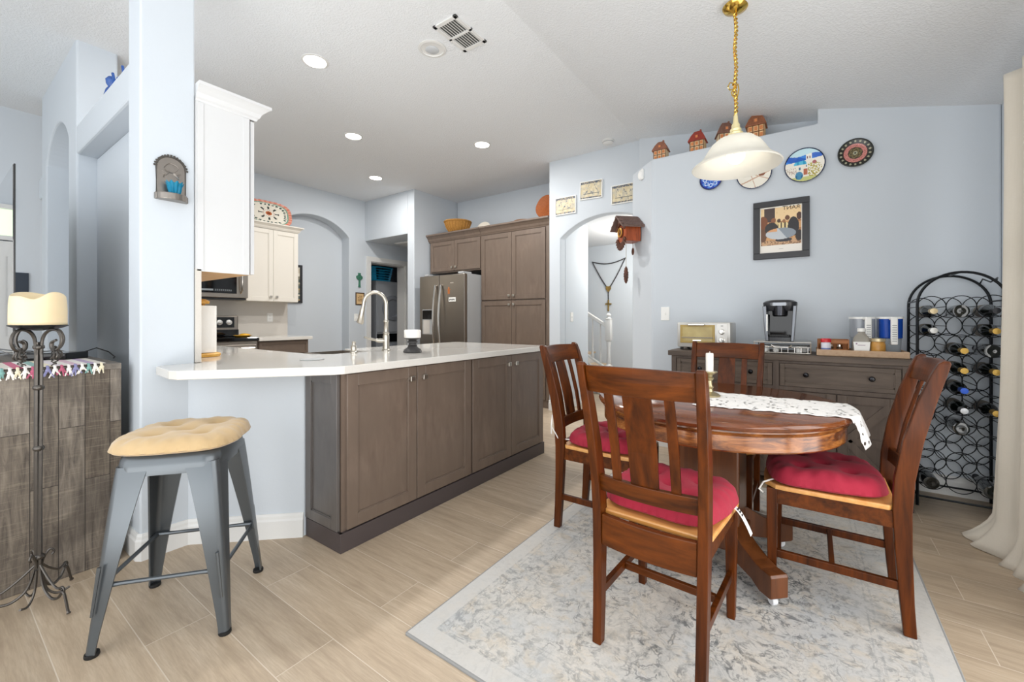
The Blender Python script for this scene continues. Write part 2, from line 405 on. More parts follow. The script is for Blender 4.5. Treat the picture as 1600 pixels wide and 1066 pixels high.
# living room far side, seen past the recess wall and in the television's reflection: door with a fanlight
b = B(); b.box(-6.1, -6.05, -0.75, 0.14, 0, 1.86, 0.004)
for z0, z1 in ((0.15, 0.85), (0.98, 1.72)):
    for y0, y1 in ((-0.66, -0.36), (-0.26, 0.05)): b.box(-6.05, -6.042, y0, y1, z0, z1, 0.003)
struct(b, 'door_1', mTrim)
b = B()
for y0, y1, z0, z1 in ((-0.80, -0.74, 1.88, 2.2), (0.12, 0.18, 1.88, 2.2), (-0.8, 0.18, 2.16, 2.2), (-0.8, 0.18, 1.87, 1.91), (-0.33, -0.30, 1.88, 2.2)): b.box(-6.1, -6.05, y0, y1, z0, z1)
struct(b, 'window_2', mTrim)
b = B(); b.box(-6.098, -6.09, -0.74, 0.12, 1.91, 2.16)
o = struct(b, 'window_3', emit('sunlit_garden_glass', '#cfe0c4', 0.8))

# cooking side: backsplashes
b = B(); b.box(-6.1, -6.07, 1.0, 3.05, 0.915, 1.40); struct(b, 'trim_backsplash_range', mSplash)
b = B(); b.box(-6.07, -2.59, 0.83, 0.858, 0.917, 1.40); struct(b, 'trim_backsplash_bar', mSplash)

# crown helper: profile swept along a path, front faces outward
def crown(b, path, z0, h, out):
    P = [Vector((x, y, 0)) for x, y in path]
    prof = [(0, 0), (out * 0.12, 0), (out * 0.18, h * 0.12), (out * 0.3, h * 0.22), (out * 0.42, h * 0.45), (out * 0.72, h * 0.68), (out * 0.9, h * 0.78), (out, h * 0.82), (out, h), (0, h)]
    secs = []
    for i, p in enumerate(P):
        d0 = (p - P[i - 1]).normalized() if i else (P[1] - P[0]).normalized()
        d1 = (P[i + 1] - p).normalized() if i < len(P) - 1 else d0
        n0 = V(d0.y, -d0.x, 0); n1 = V(d1.y, -d1.x, 0); nn = (n0 + n1).normalized(); k = 1 / max(nn.dot(n0), 0.3)
        secs.append([p + nn * a * k + V(0, 0, z0 + z) for a, z in prof])
    b.loft(secs)
def shaker(b, w, h, t=0.02, fr=0.06, rec=0.009):
    """door slab in local space: x 0..w, z 0..h, front at y=-t"""
    b.box(0, w, -t + rec, 0, 0, h)
    bv = 0.0015
    b.box(0, fr, -t, -t + rec + 0.001, 0, h, bv, seg=1); b.box(w - fr, w, -t, -t + rec + 0.001, 0, h, bv, seg=1)
    b.box(fr, w - fr, -t, -t + rec + 0.001, 0, fr, bv, seg=1); b.box(fr, w - fr, -t, -t + rec + 0.001, h - fr, h, bv, seg=1)
    # inner bead
    q = 0.006
    for x0, x1, z0, z1 in ((fr, fr + q, fr, h - fr), (w - fr - q, w - fr, fr, h - fr), (fr, w - fr, fr, fr + q), (fr, w - fr, h - fr - q, h - fr)):
        b.box(x0, x1, -t + rec * 0.45, -t + rec + 0.001, z0, z1)
FACEX = lambda x, y, z: Matrix.Translation((x, y, z)) @ Matrix.Rotation(PI / 2, 4, 'Z')     # local -y -> world +x, local x -> world +y
FACEY = lambda x, y, z: Matrix.Translation((x, y, z))                                          # faces -Y
def door_part(parent, M4, w, h, mat, fr=0.06, pull=None, name='door'):
    b = B(); shaker(b, w, h, fr=fr); bmesh.ops.transform(b.bm, matrix=M4, verts=b.bm.verts)
    d = b.build(name, mat, parent, world=True)
    for (px, pz) in (pull or []):
        b = B(); b.box(px - 0.017, px + 0.017, -0.044, -0.034, pz - 0.015, pz + 0.015, 0.003); b.box(px - 0.009, px + 0.009, -0.036, -0.019, pz - 0.008, pz + 0.008)
        bmesh.ops.transform(b.bm, matrix=M4, verts=b.bm.verts)
        k = b.build('handle', mNickel, None, world=False)
        off = Vector(parent.location); k.data.transform(Matrix.Translation(-off)); k.parent = d
    return d

# ---- island
T = thing('kitchen_island', 'long grey-brown shaker kitchen island under the white quartz worktop', 'kitchen island', (-2.2, 2.15, 0))
b = B(); b.box(-2.174, -1.88, 1.205, 3.09, 0.0, 0.874); b.box(-2.46, -2.174, 1.345, 3.09, 0.0, 0.874); b.build('body', mIsland, T, world=True)
b = B(); b.box(-2.175, -1.862, 1.188, 1.205, 0, 0.095, 0.002); b.box(-1.882, -1.860, 1.188, 3.10, 0, 0.095, 0.002); b.build('plinth', mIslandDark, T, world=True)
M4 = FACEY(-2.172, 1.20, 0.10); b = B(); shaker(b, 0.285, 0.77, t=0.016, fr=0.05); bmesh.ops.transform(b.bm, matrix=M4, verts=b.bm.verts); b.build('end_panel', mIslandEnd, T, world=True)
for y0, y1, side in ((1.225, 1.672, 1), (1.678, 2.150, 0), (2.168, 2.617, 1), (2.623, 3.08, 0)):
    w = y1 - y0; door_part(T, FACEX(-1.88, y0, 0.103), w, 0.765, mIsland, 0.062, [(w - 0.045 if side else 0.045, 0.70)])

# ---- worktop with sink
T = thing('countertop', 'white quartz kitchen worktop with angled breakfast bar end', 'countertop', (-2.4, 1.6, 0.875))
b = B(); poly = [(-6.07, 0.86), (-2.585, 0.86), (-2.585, 0.70), (-2.545, 0.66), (-2.30, 0.64), (-2.25, 0.655), (-1.845, 1.145), (-1.83, 1.19), (-1.83, 3.10), (-1.85, 3.12), (-2.87, 3.12), (-2.89, 3.10), (-2.89, 1.88), (-2.53, 1.88), (-2.53, 1.56), (-2.62, 1.48), (-5.46, 1.48), (-5.46, 1.60), (-6.07, 1.60)]
b.prism(poly, 0.875, 0.915); b.build('slab', mQuartz, T, world=True, bevel=0.004)
b = B(); b.box(-2.90, -2.535, 1.57, 1.875, 0.70, 0.71); b.box(-2.90, -2.885, 1.57, 1.875, 0.70, 0.905); b.box(-2.55, -2.535, 1.57, 1.875, 0.70, 0.905); b.box(-2.90, -2.535, 1.57, 1.585, 0.70, 0.905); b.box(-2.90, -2.535, 1.86, 1.875, 0.70, 0.905)
b.build('sink', mSteel, T, world=True)
T = thing('base_cabinet', 'grey-brown base cabinets under the worktop behind the breakfast bar', 'cabinet', (-4.0, 1.15, 0))
b = B(); b.box(-5.45, -2.72, 0.875, 1.44, 0, 0.874); b.box(-2.86, -2.47, 2.35, 3.09, 0, 0.874); b.build('body', mIsland, T, world=True)
for i in range(5): door_part(T, Matrix.Translation((-2.75 - i * 0.54, 1.44, 0.1)) @ Matrix.Rotation(PI, 4, 'Z'), 0.52, 0.76, mIsland)
T = thing('base_cabinet', 'grey-brown base cabinet with its own short worktop beside the range', 'cabinet', (-5.7, 2.72, 0))
b = B(); b.box(-6.07, -5.49, 2.40, 3.03, 0, 0.874); b.build('body', mIsland, T, world=True)
b = B(); b.box(-6.07, -5.43, 2.392, 3.06, 0.875, 0.915, 0.003); b.build('worktop', mQuartz, T, world=True)
door_part(T, FACEX(-5.49, 2.41, 0.70), 0.61, 0.16, mIsland, 0.03, name='drawer'); door_part(T, FACEX(-5.49, 2.41, 0.1), 0.61, 0.58, mIsland)
T = thing('base_cabinet', 'grey-brown corner base cabinet on the near side of the range', 'cabinet', (-5.7, 1.55, 0))
b = B(); b.box(-6.07, -5.49, 1.485, 1.605, 0, 0.874); b.build('body', mIsland, T, world=True)

# ---- near white wall cabinet
T = thing('wall_cabinet', 'tall white wall cabinet with crown moulding fixed behind the column', 'cabinet', (-3.1, 0.97, 1.39))
b = B(); b.box(-3.62, -2.60, 0.832, 1.094, 1.405, 2.28); b.build('body', mWhiteCab, T, world=True)
b = B(); b.box(-3.62, -2.602, 0.832, 1.094, 1.39, 1.404); b.build('underside', wood('birch_ply', '#c99a62', '#dcb27c', 0), T, world=True)
b = B(); b.box(-2.60, -2.594, 0.832, 1.09, 1.39, 2.275, 0.002); b.box(-2.594, -2.59, 0.84, 0.868, 1.392, 2.27); b.box(-2.594, -2.59, 1.06, 1.088, 1.392, 2.27); b.build('side_panel', mWhiteCab, T, world=True)
for x in (-2.60, -3.11): door_part(T, Matrix.Translation((x, 1.098, 1.395)) @ Matrix.Rotation(PI, 4, 'Z'), 0.505, 0.87, mWhiteCab)
b = B(); crown(b, [(-2.60, 0.832), (-2.60, 1.12), (-3.62, 1.12)], 2.272, 0.085, 0.065); b.box(-3.62, -2.6, 0.832, 1.12, 2.28, 2.30); b.build('crown_moulding', mWhiteCab, T, world=True)

# ---- ivory cabinet by the arch
T = thing('wall_cabinet', 'ivory two-door wall cabinet beside the microwave', 'cabinet', (-5.93, 2.71, 1.37))
b = B(); b.box(-6.1, -5.79, 2.385, 3.045, 1.372, 2.33); b.build('body', mIvoryCab, T, world=True)
for y0, s in ((2.388, 1), (2.717, 0)): door_part(T, FACEX(-5.79, y0, 1.375), 0.326, 0.94, mIvoryCab, 0.055, [(0.29 if s else 0.036, 0.06)])
b = B(); crown(b, [(-6.1, 2.385), (-5.77, 2.385), (-5.77, 3.045), (-6.1, 3.045)], 2.32, 0.075, 0.055); b.box(-6.1, -5.77, 2.385, 3.045, 2.33, 2.35); b.build('crown_moulding', mIvoryCab, T, world=True)
# ---- microwave
T = thing('microwave_oven', 'stainless over-the-range microwave with black glass door', 'microwave', (-5.9, 2.0, 1.38))
b = B(); b.box(-6.07, -5.70, 1.62, 2.38, 1.40, 1.80, 0.004); b.mi = 1; b.box(-6.05, -5.72, 1.64, 2.36, 1.38, 1.402); b.mi = 0; b.build('body', [mSteel, mBlack], T, world=True)
b = B(); b.box(-5.70, -5.69, 1.64, 2.25, 1.45, 1.78, 0.002); b.build('glass_door', mBlackGl, T, world=True)
b = B(); b.box(-5.69, -5.687, 1.70, 2.20, 1.47, 1.50); b.mi = 1; b.box(-5.687, -5.686, 1.86, 2.0, 1.475, 1.495)
for k in range(9): b.box(-5.687, -5.686, 2.02 + k * 0.02, 2.032 + k * 0.02, 1.478, 1.484); b.box(-5.687, -5.686, 2.02 + k * 0.02, 2.032 + k * 0.02, 1.489, 1.494)
b.build('control_panel', [mBlack, M('display_grey', '#8f979c', 0.3)], T, world=True)
b = B(); b.tube([(-5.70, 2.30, 1.46), (-5.665, 2.30, 1.49), (-5.655, 2.30, 1.62), (-5.665, 2.30, 1.75), (-5.70, 2.30, 1.78)], 0.011, 8); b.build('handle', mSteelLt, T, True, world=True)
# ---- cabinet above microwave (behind the near cabinet from here)
T = thing('wall_cabinet', 'ivory wall cabinet above the microwave', 'cabinet', (-5.93, 2.0, 1.81))
b = B(); b.box(-6.1, -5.79, 1.62, 2.38, 1.81, 2.33); b.build('body', mIvoryCab, T, world=True)
for y0 in (1.623, 2.002): door_part(T, FACEX(-5.79, y0, 1.815), 0.375, 0.50, mIvoryCab)
# ---- range
T = thing('kitchen_range', 'stainless and black electric range below the microwave', 'range', (-5.76, 2.0, 0))
b = B(); b.box(-6.06, -5.47, 1.612, 2.388, 0.0, 0.88, 0.004); b.build('body', mSteel, T, world=True)
b = B(); b.box(-6.06, -5.43, 1.612, 2.388, 0.882, 0.925, 0.006); b.build('cooktop', mBlackGl, T, world=True)
b = B(); b.box(-6.065, -5.99, 1.612, 2.388, 0.926, 1.185, 0.012); b.build('backguard', mSteel, T, world=True)
b = B(); b.box(-5.99, -5.984, 1.64, 2.34, 1.035, 1.165, 0.003); b.box(-5.99, -5.975, 1.615, 2.385, 0.926, 1.01, 0.004); b.build('control_panel', mBlackGl, T, world=True)
for y in (1.70, 1.80, 2.17, 2.275):
    b = B(); b.lathe([(0.036, 0), (0.032, 0.02), (0.028, 0.022)], n=20); b.box(-0.006, 0.006, -0.026, 0.026, 0.02, 0.036, 0.003)
    k = b.build('knob', M('knob_silver', '#d9d9d7', 0.3, 0.6), T, True); k.matrix_local = Matrix.Translation((-5.984 + 5.76, y - 2.0, 1.10)) @ Matrix.Rotation(PI / 2, 4, 'Y')
b = B(); b.box(-5.47, -5.45, 1.63, 2.37, 0.22, 0.84, 0.003); b.build('oven_door', mSteel, T, world=True)
b = B(); b.tube([(-5.45, 1.67, 0.80), (-5.41, 1.67, 0.80), (-5.41, 2.33, 0.80), (-5.45, 2.33, 0.80)], 0.012, 8); b.build('handle', mSteelLt, T, world=True)
# spoon rest
b = B(); b.lathe([(0.01, 0), (0.07, 0.0), (0.10, 0.02), (0.092, 0.022), (0.065, 0.008), (0.0, 0.008)], (0, 0, 0), 24); b.ball((0, 0.02, 0.022), 0.05, 8, (1.0, 1.2, 0.42))
o = b.build('spoon_rest', mYellow, None, True, loc=(-5.60, 2.28, 0.926)); tag(o, 'yellow ceramic spoon rest on the black cooktop', 'spoon rest')
def plate_outlet(name, label, cat, M4, kind='switch', grp=None):
    T = thing(name, label, cat, M4.translation, grp and 0 or 0)
    b = B(); b.box(-0.037, 0.037, -0.006, 0, -0.06, 0.06, 0.003); 
    bmesh.ops.transform(b.bm, matrix=M4.to_3x3().to_4x4(), verts=b.bm.verts); b.build('plate', mWhite, T)
    if kind == 'switch':
        b = B(); b.box(-0.005, 0.005, -0.014, -0.006, -0.012, 0.010, 0.002); bmesh.ops.transform(b.bm, matrix=M4.to_3x3().to_4x4(), verts=b.bm.verts); b.build('toggle', mWhite, T)
    else:
        b = B()
        for z in (-0.02, 0.02):
            b.box(-0.014, 0.014, -0.008, -0.006, z - 0.013, z + 0.013, 0.002)
            b.mi = 1; b.box(-0.006, -0.004, -0.0085, -0.008, z - 0.004, z + 0.005); b.box(0.004, 0.006, -0.0085, -0.008, z - 0.004, z + 0.005); b.mi = 0
        bmesh.ops.transform(b.bm, matrix=M4.to_3x3().to_4x4(), verts=b.bm.verts); b.build('socket', [mWhite, mBlack], T)
    return T
plate_outlet('wall_outlet', 'white double outlet on the backsplash beside the range', 'outlet', FACEX(-6.07, 2.81, 1.166), 'outlet')
plate_outlet('light_switch', 'white switch plate below the small framed plaque', 'light switch', FACEX(-6.10, 4.175, 1.17))
plate_outlet('light_switch', 'white switch plate on the dining wall beside the sideboard', 'light switch', FACEY(-1.068, 3.88, 1.19))
plate_outlet('light_switch', 'white switch plate on the white hallway wall through the arch', 'light switch', FACEX(-2.53, 4.9, 1.17))

# ---- fridge
T = thing('refrigerator', 'stainless side-by-side refrigerator with ice dispenser', 'refrigerator', (-4.28, 4.75, 0))
b = B(); b.box(-4.715, -3.845, 4.37, 5.25, 0.02, 1.77, 0.004); b.box(-4.64, -4.56, 4.32, 4.42, 1.77, 1.795, 0.004); b.box(-3.98, -3.88, 4.32, 4.5, 1.77, 1.80, 0.008); b.build('cabinet_body', mGrey, T, world=True)
b = B(); b.box(-4.72, -4.325, 4.30, 4.36, 0.05, 1.765, 0.008); b.build('door', mSteel, T, world=True)
b = B(); b.box(-4.315, -3.84, 4.30, 4.36, 0.05, 1.765, 0.008); b.build('door', mSteel, T, world=True)
for x in (-4.375, -4.265):
    b = B(); P = []
    for i in range(15):
        u = i / 14; P.append((x, 4.30 - 0.02 - 0.05 * math.sin(PI * u), 0.62 + 1.0 * u))
    b.tube([(x, 4.30, 0.62)] + P + [(x, 4.30, 1.62)], 0.015, 8); b.build('handle', mSteelLt, T, True, world=True)
b = B(); b.box(-4.655, -4.42, 4.292, 4.301, 0.92, 1.28, 0.003); b.mi = 1; b.box(-4.645, -4.43, 4.287, 4.293, 1.14, 1.27); b.mi = 2; b.box(-4.63, -4.50, 4.289, 4.293, 0.93, 1.13); b.build('dispenser', [mGrey, mBlackGl, M('dispenser_recess', '#c9c5bf', 0.3)], T, world=True)
b = B(); b.box(-4.10, -4.04, 4.2985, 4.2995, 1.64, 1.655); b.build('badge', mSteelLt, T, world=True)
b = B()
for x, z, r in ((0, 0.03, 0.012), (0, 0.0, 0.012)): b.lathe([(r, 0), (r, 0.004)], (x, z, 0), 12)
b.box(-0.028, 0.028, 0.006, 0.014, 0, 0.004); b.box(-0.016, -0.006, -0.05, 0.0, 0, 0.004); b.box(0.006, 0.016, -0.05, 0.0, 0, 0.004)
o = b.build('fridge_magnet', M('terracotta_magnet', '#c9773c', 0.6), None); o.matrix_world = Matrix.Translation((-4.13, 4.2995, 1.545)) @ Matrix.Rotation(PI / 2, 4, 'X'); tag(o, 'small orange figure-shaped magnet on the refrigerator door', 'magnet')
b = B(); b.box(-4.13, -4.0, 4.295, 4.2995, 1.385, 1.445, 0.001); b.mi = 1
for k in range(7): b.box(-4.118 + k * 0.015, -4.108 + k * 0.015, 4.2943, 4.295, 1.40 + (k % 3) * 0.004, 1.425)
o = b.build('fridge_magnet', [mWhite, mBlack], None, world=True); tag(o, 'white rectangular magnet with dark lettering on the refrigerator', 'magnet')

# ---- pantry and over-fridge cabinet
T = thing('pantry_cabinet', 'tall grey-brown four-door pantry cabinet beside the refrigerator', 'cabinet', (-3.28, 4.95, 0))
b = B(); b.box(-3.835, -2.70, 4.66, 5.29, 0.0, 2.34); b.build('body', mIsland, T, world=True)
for x0, s in ((-3.825, 1), (-3.295, 0)):
    w = 0.525; px = w - 0.035 if s else 0.035
    door_part(T, FACEY(x0, 4.66, 1.41), w, 0.91, mIsland, 0.06, [(px, 0.05)]); door_part(T, FACEY(x0, 4.66, 0.11), w, 1.28, mIsland, 0.06, [(px, 1.23)])
b = B(); b.box(-2.76, -2.70, 4.645, 4.66, 0.1, 2.33); b.build('filler_strip', mIsland, T, world=True)
b = B(); crown(b, [(-3.835, 4.66), (-2.70, 4.66)], 2.33, 0.115, 0.07); b.box(-3.835, -2.70, 4.66, 5.29, 2.34, 2.37); b.build('crown_moulding', mIsland, T, world=True)
T = thing('wall_cabinet', 'grey-brown two-door cabinet over the refrigerator', 'cabinet', (-4.35, 4.95, 1.87))
b = B(); b.box(-4.87, -3.84, 4.66, 5.29, 1.85, 2.34); b.build('body', mIsland, T, world=True)
for x0, s in ((-4.845, 1), (-4.345, 0)): door_part(T, FACEY(x0, 4.66, 1.87), 0.495, 0.45, mIsland, 0.055, [(0.46 if s else 0.035, 0.05)])
b = B(); crown(b, [(-4.88, 4.80), (-4.88, 4.66), (-3.84, 4.66)], 2.33, 0.115, 0.07); b.box(-4.88, -3.84, 4.66, 5.29, 2.34, 2.37); b.build('crown_moulding', mIsland, T, world=True)

# ---- laundry
T = thing('stacked_washer', 'grey stacked washer and dryer in the laundry closet', 'washer', (-6.8, 5.2, 0))
b = B(); b.box(-7.15, -6.48, 4.86, 5.56, 0.02, 1.85, 0.015); b.box(-6.48, -6.465, 4.87, 5.55, 0.90, 1.80, 0.01); b.build('cabinet_body', M('washer_grey', '#9a9ea4', 0.4), T, world=True)
b = B(); b.box(-6.482, -6.462, 4.87, 5.55, 0.72, 0.87, 0.004); b.build('control_panel', mBlackGl, T, world=True)
for zc in (0.42, 1.35):
    b = B(); b.lathe([(0.24, 0), (0.23, 0.03), (0.17, 0.035), (0.15, 0.015), (0.0, 0.01)], n=32); k = b.build('door', [M('washer_door', '#7d8188', 0.3)], T, True); k.matrix_local = Matrix.Translation((-6.47 + 6.8, 5.21 - 5.2, zc)) @ Matrix.Rotation(PI / 2, 4, 'Y')
b = B()
def basket_sheet(b, z0, z1, w0, d0, w1, d1, nu=44, nv=5):
    for j in range(nv + 1):
        t = j / nv; z = lerp(z0, z1, t); pts = [(x, y, z) for x, y in rrect(lerp(w0, w1, t), lerp(d0, d1, t), 0.07)]
        b.tube(pts, 0.008 if j not in (0, nv) else 0.013, 6, loop=True)
    P0 = rrect(w0, d0, 0.07, 9); P1 = rrect(w1, d1, 0.07, 9)
    for i in range(len(P0)): b.beam((*P0[i], z0), (*P1[i], z1), 0.014, 0.006)
basket_sheet(b, 0.0, 0.24, 0.30, 0.42, 0.36, 0.50); b.prism(rrect(0.30, 0.42, 0.07), 0, 0.006)
o = b.build('laundry_basket', M('turquoise_plastic', '#1fa3d2', 0.4), None, loc=(-6.72, 5.06, 1.868)); tag(o, 'turquoise plastic laundry basket on top of the washer', 'laundry basket')
# ================================================================ THINGS ON THE WORKTOP AND ON THE KITCHEN WALLS
ZT = 0.916
T = thing('paper_towel_holder', 'paper towel roll on a yellow wooden base beside the column', 'paper towel holder', (-2.99, 1.00, ZT))
mPine = wood('yellow_pine', '#c98f35', '#dfae52', 0, 10, 0.4)
b = B(); b.lathe([(0.085, 0), (0.088, 0.006), (0.088, 0.016), (0.08, 0.022), (0.0, 0.022)], n=32); b.build('base', mPine, T, True)
b = B(); b.lathe([(0.009, 0.02), (0.009, 0.315), (0.03, 0.318), (0.032, 0.332), (0.012, 0.345)], n=20); b.build('pole', mPine, T, True)
b = B(); b.lathe([(0.02, 0.025), (0.066, 0.025), (0.066, 0.305), (0.02, 0.305)], n=40); b.build('paper_roll', M('paper_towel', '#f3f1ed', 0.9, bump=(120, 0.2)), T, True)

T = thing('kitchen_faucet', 'brushed nickel gooseneck kitchen faucet with pull-down spray head', 'faucet', (-2.49, 1.95, ZT))
b = B(); b.lathe([(0.031, 0), (0.031, 0.006), (0.024, 0.012), (0.022, 0.06), (0.024, 0.10), (0.02, 0.115), (0.0225, 0.12), (0.0225, 0.128), (0.016, 0.135), (0.015, 0.20), (0.018, 0.204), (0.018, 0.214), (0.014, 0.22)], n=24); b.build('body', mNickel, T, True)
P = [(0, 0, 0.21), (0, 0, 0.30)]
for i in range(13):
    a = PI * i / 12; P.append((-0.085 * 0.85 * (1 - math.cos(a)), -0.085 * 0.5 * (1 - math.cos(a)), 0.33 + 0.088 * math.sin(a)))
P.append((-0.150, -0.088, 0.30))
b = B(); b.tube(P, 0.0135, 12); b.build('spout', mNickel, T, True)
b = B(); b.tube([(-0.150, -0.088, 0.305), (-0.152, -0.09, 0.29), (-0.155, -0.092, 0.27), (-0.166, -0.098, 0.20), (-0.168, -0.099, 0.195)], [0.015, 0.018, 0.017, 0.025, 0.022], 14); b.build('spray_head', mNickel, T, True)
b = B(); b.tube([(0, 0, 0.07), (-0.02, -0.045, 0.072), (-0.03, -0.065, 0.075)], [0.016, 0.016, 0.012], 10); b.tube([(-0.03, -0.06, 0.075), (-0.045, -0.10, 0.085), (-0.06, -0.14, 0.10)], [0.008, 0.009, 0.006], 8); b.build('lever_handle', mNickel, T, True)
T = thing('soap_dispenser', 'small brushed nickel soap dispenser beside the faucet', 'soap dispenser', (-2.48, 1.68, ZT))
b = B(); b.lathe([(0.024, 0), (0.024, 0.008), (0.017, 0.014), (0.019, 0.035), (0.015, 0.05), (0.011, 0.053), (0.010, 0.068), (0.012, 0.075), (0.0, 0.078)], n=20); b.build('body', mNickel, T, True)
b = B(); b.tube([(0, 0, 0.068), (-0.02, 0.02, 0.070), (-0.045, 0.045, 0.064)], [0.006, 0.006, 0.004], 8); b.build('spout', mNickel, T, True)
T = thing('candle_pedestal', 'squat black turned wooden candle pedestal beside the faucet', 'candle holder', (-2.20, 1.94, ZT))
b = B(); b.lathe([(0.060, 0), (0.062, 0.008), (0.056, 0.02), (0.036, 0.034), (0.030, 0.042), (0.034, 0.046), (0.026, 0.052), (0.026, 0.062), (0.034, 0.068), (0.034, 0.074), (0.026, 0.08), (0.03, 0.085), (0.05, 0.092), (0.056, 0.098), (0.0, 0.098)], n=32); b.build('pedestal', M('distressed_black', '#3b3a3a', 0.45, bump=(50, 0.3)), T, True)
b = B(); b.lathe([(0.053, 0), (0.055, 0.006), (0.055, 0.048), (0.05, 0.054), (0.045, 0.05), (0.0, 0.049)], n=32); o = b.build('block_candle', mWaxW, None, True, loc=(-2.20, 1.94, ZT + 0.099)); tag(o, 'short white candle on the black turned pedestal', 'candle')
b = B(); b.lathe([(0.0, 0), (0.062, 0), (0.062, 0.003), (0.05, 0.004), (0.0, 0.004)], n=32); o = b.build('pop_up_outlet', mGrey, None, True, loc=(-2.26, 1.27, ZT)); tag(o, 'round flush grey pop-up outlet in the worktop', 'outlet')

# celtic cross, plaque, niche picture
T = thing('celtic_cross', 'green ceramic cross with a ring on the far kitchen wall', 'wall cross', (-6.10, 4.235, 1.68))
R4 = Matrix.Rotation(PI / 2, 4, 'Z') @ Matrix.Rotation(PI / 2, 4, 'X')
b = B()
b.prism([(-0.018, 0), (-0.026, -0.01), (0.026, -0.01), (0.018, 0), (0.013, 0.1), (0.018, 0.135), (0.055, 0.128), (0.058, 0.172), (0.018, 0.165), (0.024, 0.225), (-0.024, 0.225), (-0.018, 0.165), (-0.058, 0.172), (-0.055, 0.128), (-0.018, 0.135), (-0.013, 0.1)], 0.0, 0.014)
b.tube([(0.043 * math.cos(2 * PI * i / 24), 0.15 + 0.043 * math.sin(2 * PI * i / 24), 0.008) for i in range(24)], 0.008, 6, loop=True); b.lathe([(0.015, 0.0), (0.012, 0.02), (0, 0.021)], (0, 0.15, 0), 12)
bmesh.ops.transform(b.bm, matrix=R4, verts=b.bm.verts); b.build('cross', M('jade_ceramic', '#4f8a72', 0.35, var=(60, '#2f5f4c')), T)
mPaint = painted_mat('painted_print', 0.5)
mPaintGl = painted_mat('painted_glaze', 0.2)
mFrameBlk = M('black_frame', '#2c2d31', 0.4)
def frame_thing(name, label, cat, M4, w, h, fw, depth, fmat, fn, nx, ny):
    """framed picture; local sheet in xz centred, front -y"""
    T = thing(name, label, cat, M4.translation); R = M4.to_3x3().to_4x4(); b = B()
    for x0, x1, z0, z1 in ((-w / 2, w / 2, h / 2 - fw, h / 2), (-w / 2, w / 2, -h / 2, -h / 2 + fw), (-w / 2, -w / 2 + fw, -h / 2 + fw, h / 2 - fw), (w / 2 - fw, w / 2, -h / 2 + fw, h / 2 - fw)): b.box(x0, x1, -depth, 0, z0, z1, 0.002, seg=1)
    bmesh.ops.transform(b.bm, matrix=R, verts=b.bm.verts); b.build('frame', fmat, T)
    paint_grid('print', w - 2 * fw, h - 2 * fw, nx, ny, fn, mPaint, T, R @ Matrix.Translation((0, -depth * 0.55, 0)))
    return T
def hsh(*a):
    return (math.sin(sum(x * k for x, k in zip(a, (127.1, 311.7, 74.7)))) * 43758.5453) % 1.0
def f_plaque(u, v):
    if 0.2 < u < 0.8 and int(v * 14) % 2 == 0 and 0.2 < v < 0.85 and hsh(int(u * 26), int(v * 14)) > 0.25: return '#7a5a34'
    return '#d9b888'
frame_thing('framed_plaque', 'small brown framed plaque with text lines below the green cross', 'framed plaque', FACEX(-6.10, 4.245, 1.478), 0.165, 0.205, 0.014, 0.014, M('walnut_frame', '#4a3424', 0.5), f_plaque, 26, 28)
def f_niche(u, v):
    c = ['#cfc6b2', '#8f8a78', '#b49a72', '#e2dccd', '#5d6a66'][int(hsh(int(u * 14), int(v * 16)) * 5)]; return c
frame_thing('framed_picture', 'dark framed picture inside the arched kitchen niche', 'framed picture', FACEX(-6.30, 3.10, 1.67), 0.55, 0.57, 0.035, 0.03, mFrameBlk, f_niche, 20, 22)

# painted platter on top of the ivory cabinet
def plat(u, v):
    x, y = (u - 0.5) * 2, (v - 0.5) * 2; d = (abs(x) ** 3.2 + abs(y) ** 3.2) ** (1 / 3.2)
    if d > 1: return None
    if d > 0.86: return '#d9826c' if int((math.atan2(y, x) + PI) * 9) % 2 else '#e0a08c'
    if d > 0.80: return '#7fa592'
    if d > 0.62 and hsh(int((math.atan2(y, x) + PI) * 4.4)) > 0.1 and abs(((math.atan2(y, x) + PI) * 4.4) % 1 - 0.5) < 0.28 and 0.66 < d < 0.76: return '#355049'
    r = math.hypot(x * 1.25, y); a = math.atan2(y, x * 1.25)
    if r < 0.09: return '#7a3d22'
    if r < 0.17: return '#c06a3c'
    if 0.2 < r < 0.5 and math.cos(8 * a) * 0.12 + 0.34 > r > 0.25 - 0.05 * math.cos(8 * a) and abs(math.sin(4 * a)) > 0.6: return '#99443a'
    if 0.34 < r < 0.56 and abs(math.cos(4 * a)) > 0.9: return '#3c3f3a'
    return '#ece6d8'
T = thing('serving_platter', 'white oval platter with red and green pattern propped above the ivory cabinet', 'platter', (-5.93, 2.74, 2.40))
paint_grid('glazed_face', 0.60, 0.34, 90, 54, plat, mPaintGl, T, Matrix.Translation((-0.02, 0, 0.165)) @ Matrix.Rotation(-0.22, 4, 'Y') @ Matrix.Rotation(PI / 2, 4, 'Z'), 0.008, surf=lambda u, v: ((u - .5) * .6, -0.02 * max(0, ((abs(u - .5) * 2) ** 3 + (abs(v - .5) * 2) ** 3) - .3), (v - .5) * .34))
b = B(); b.tube([(-0.10, -0.08, -0.04), (0.05, -0.08, -0.04), (0.05, -0.08, -0.01)], 0.004, 6); b.tube([(-0.10, 0.08, -0.04), (0.05, 0.08, -0.04), (0.05, 0.08, -0.01)], 0.004, 6); b.build('easel', mIronBlk, T)

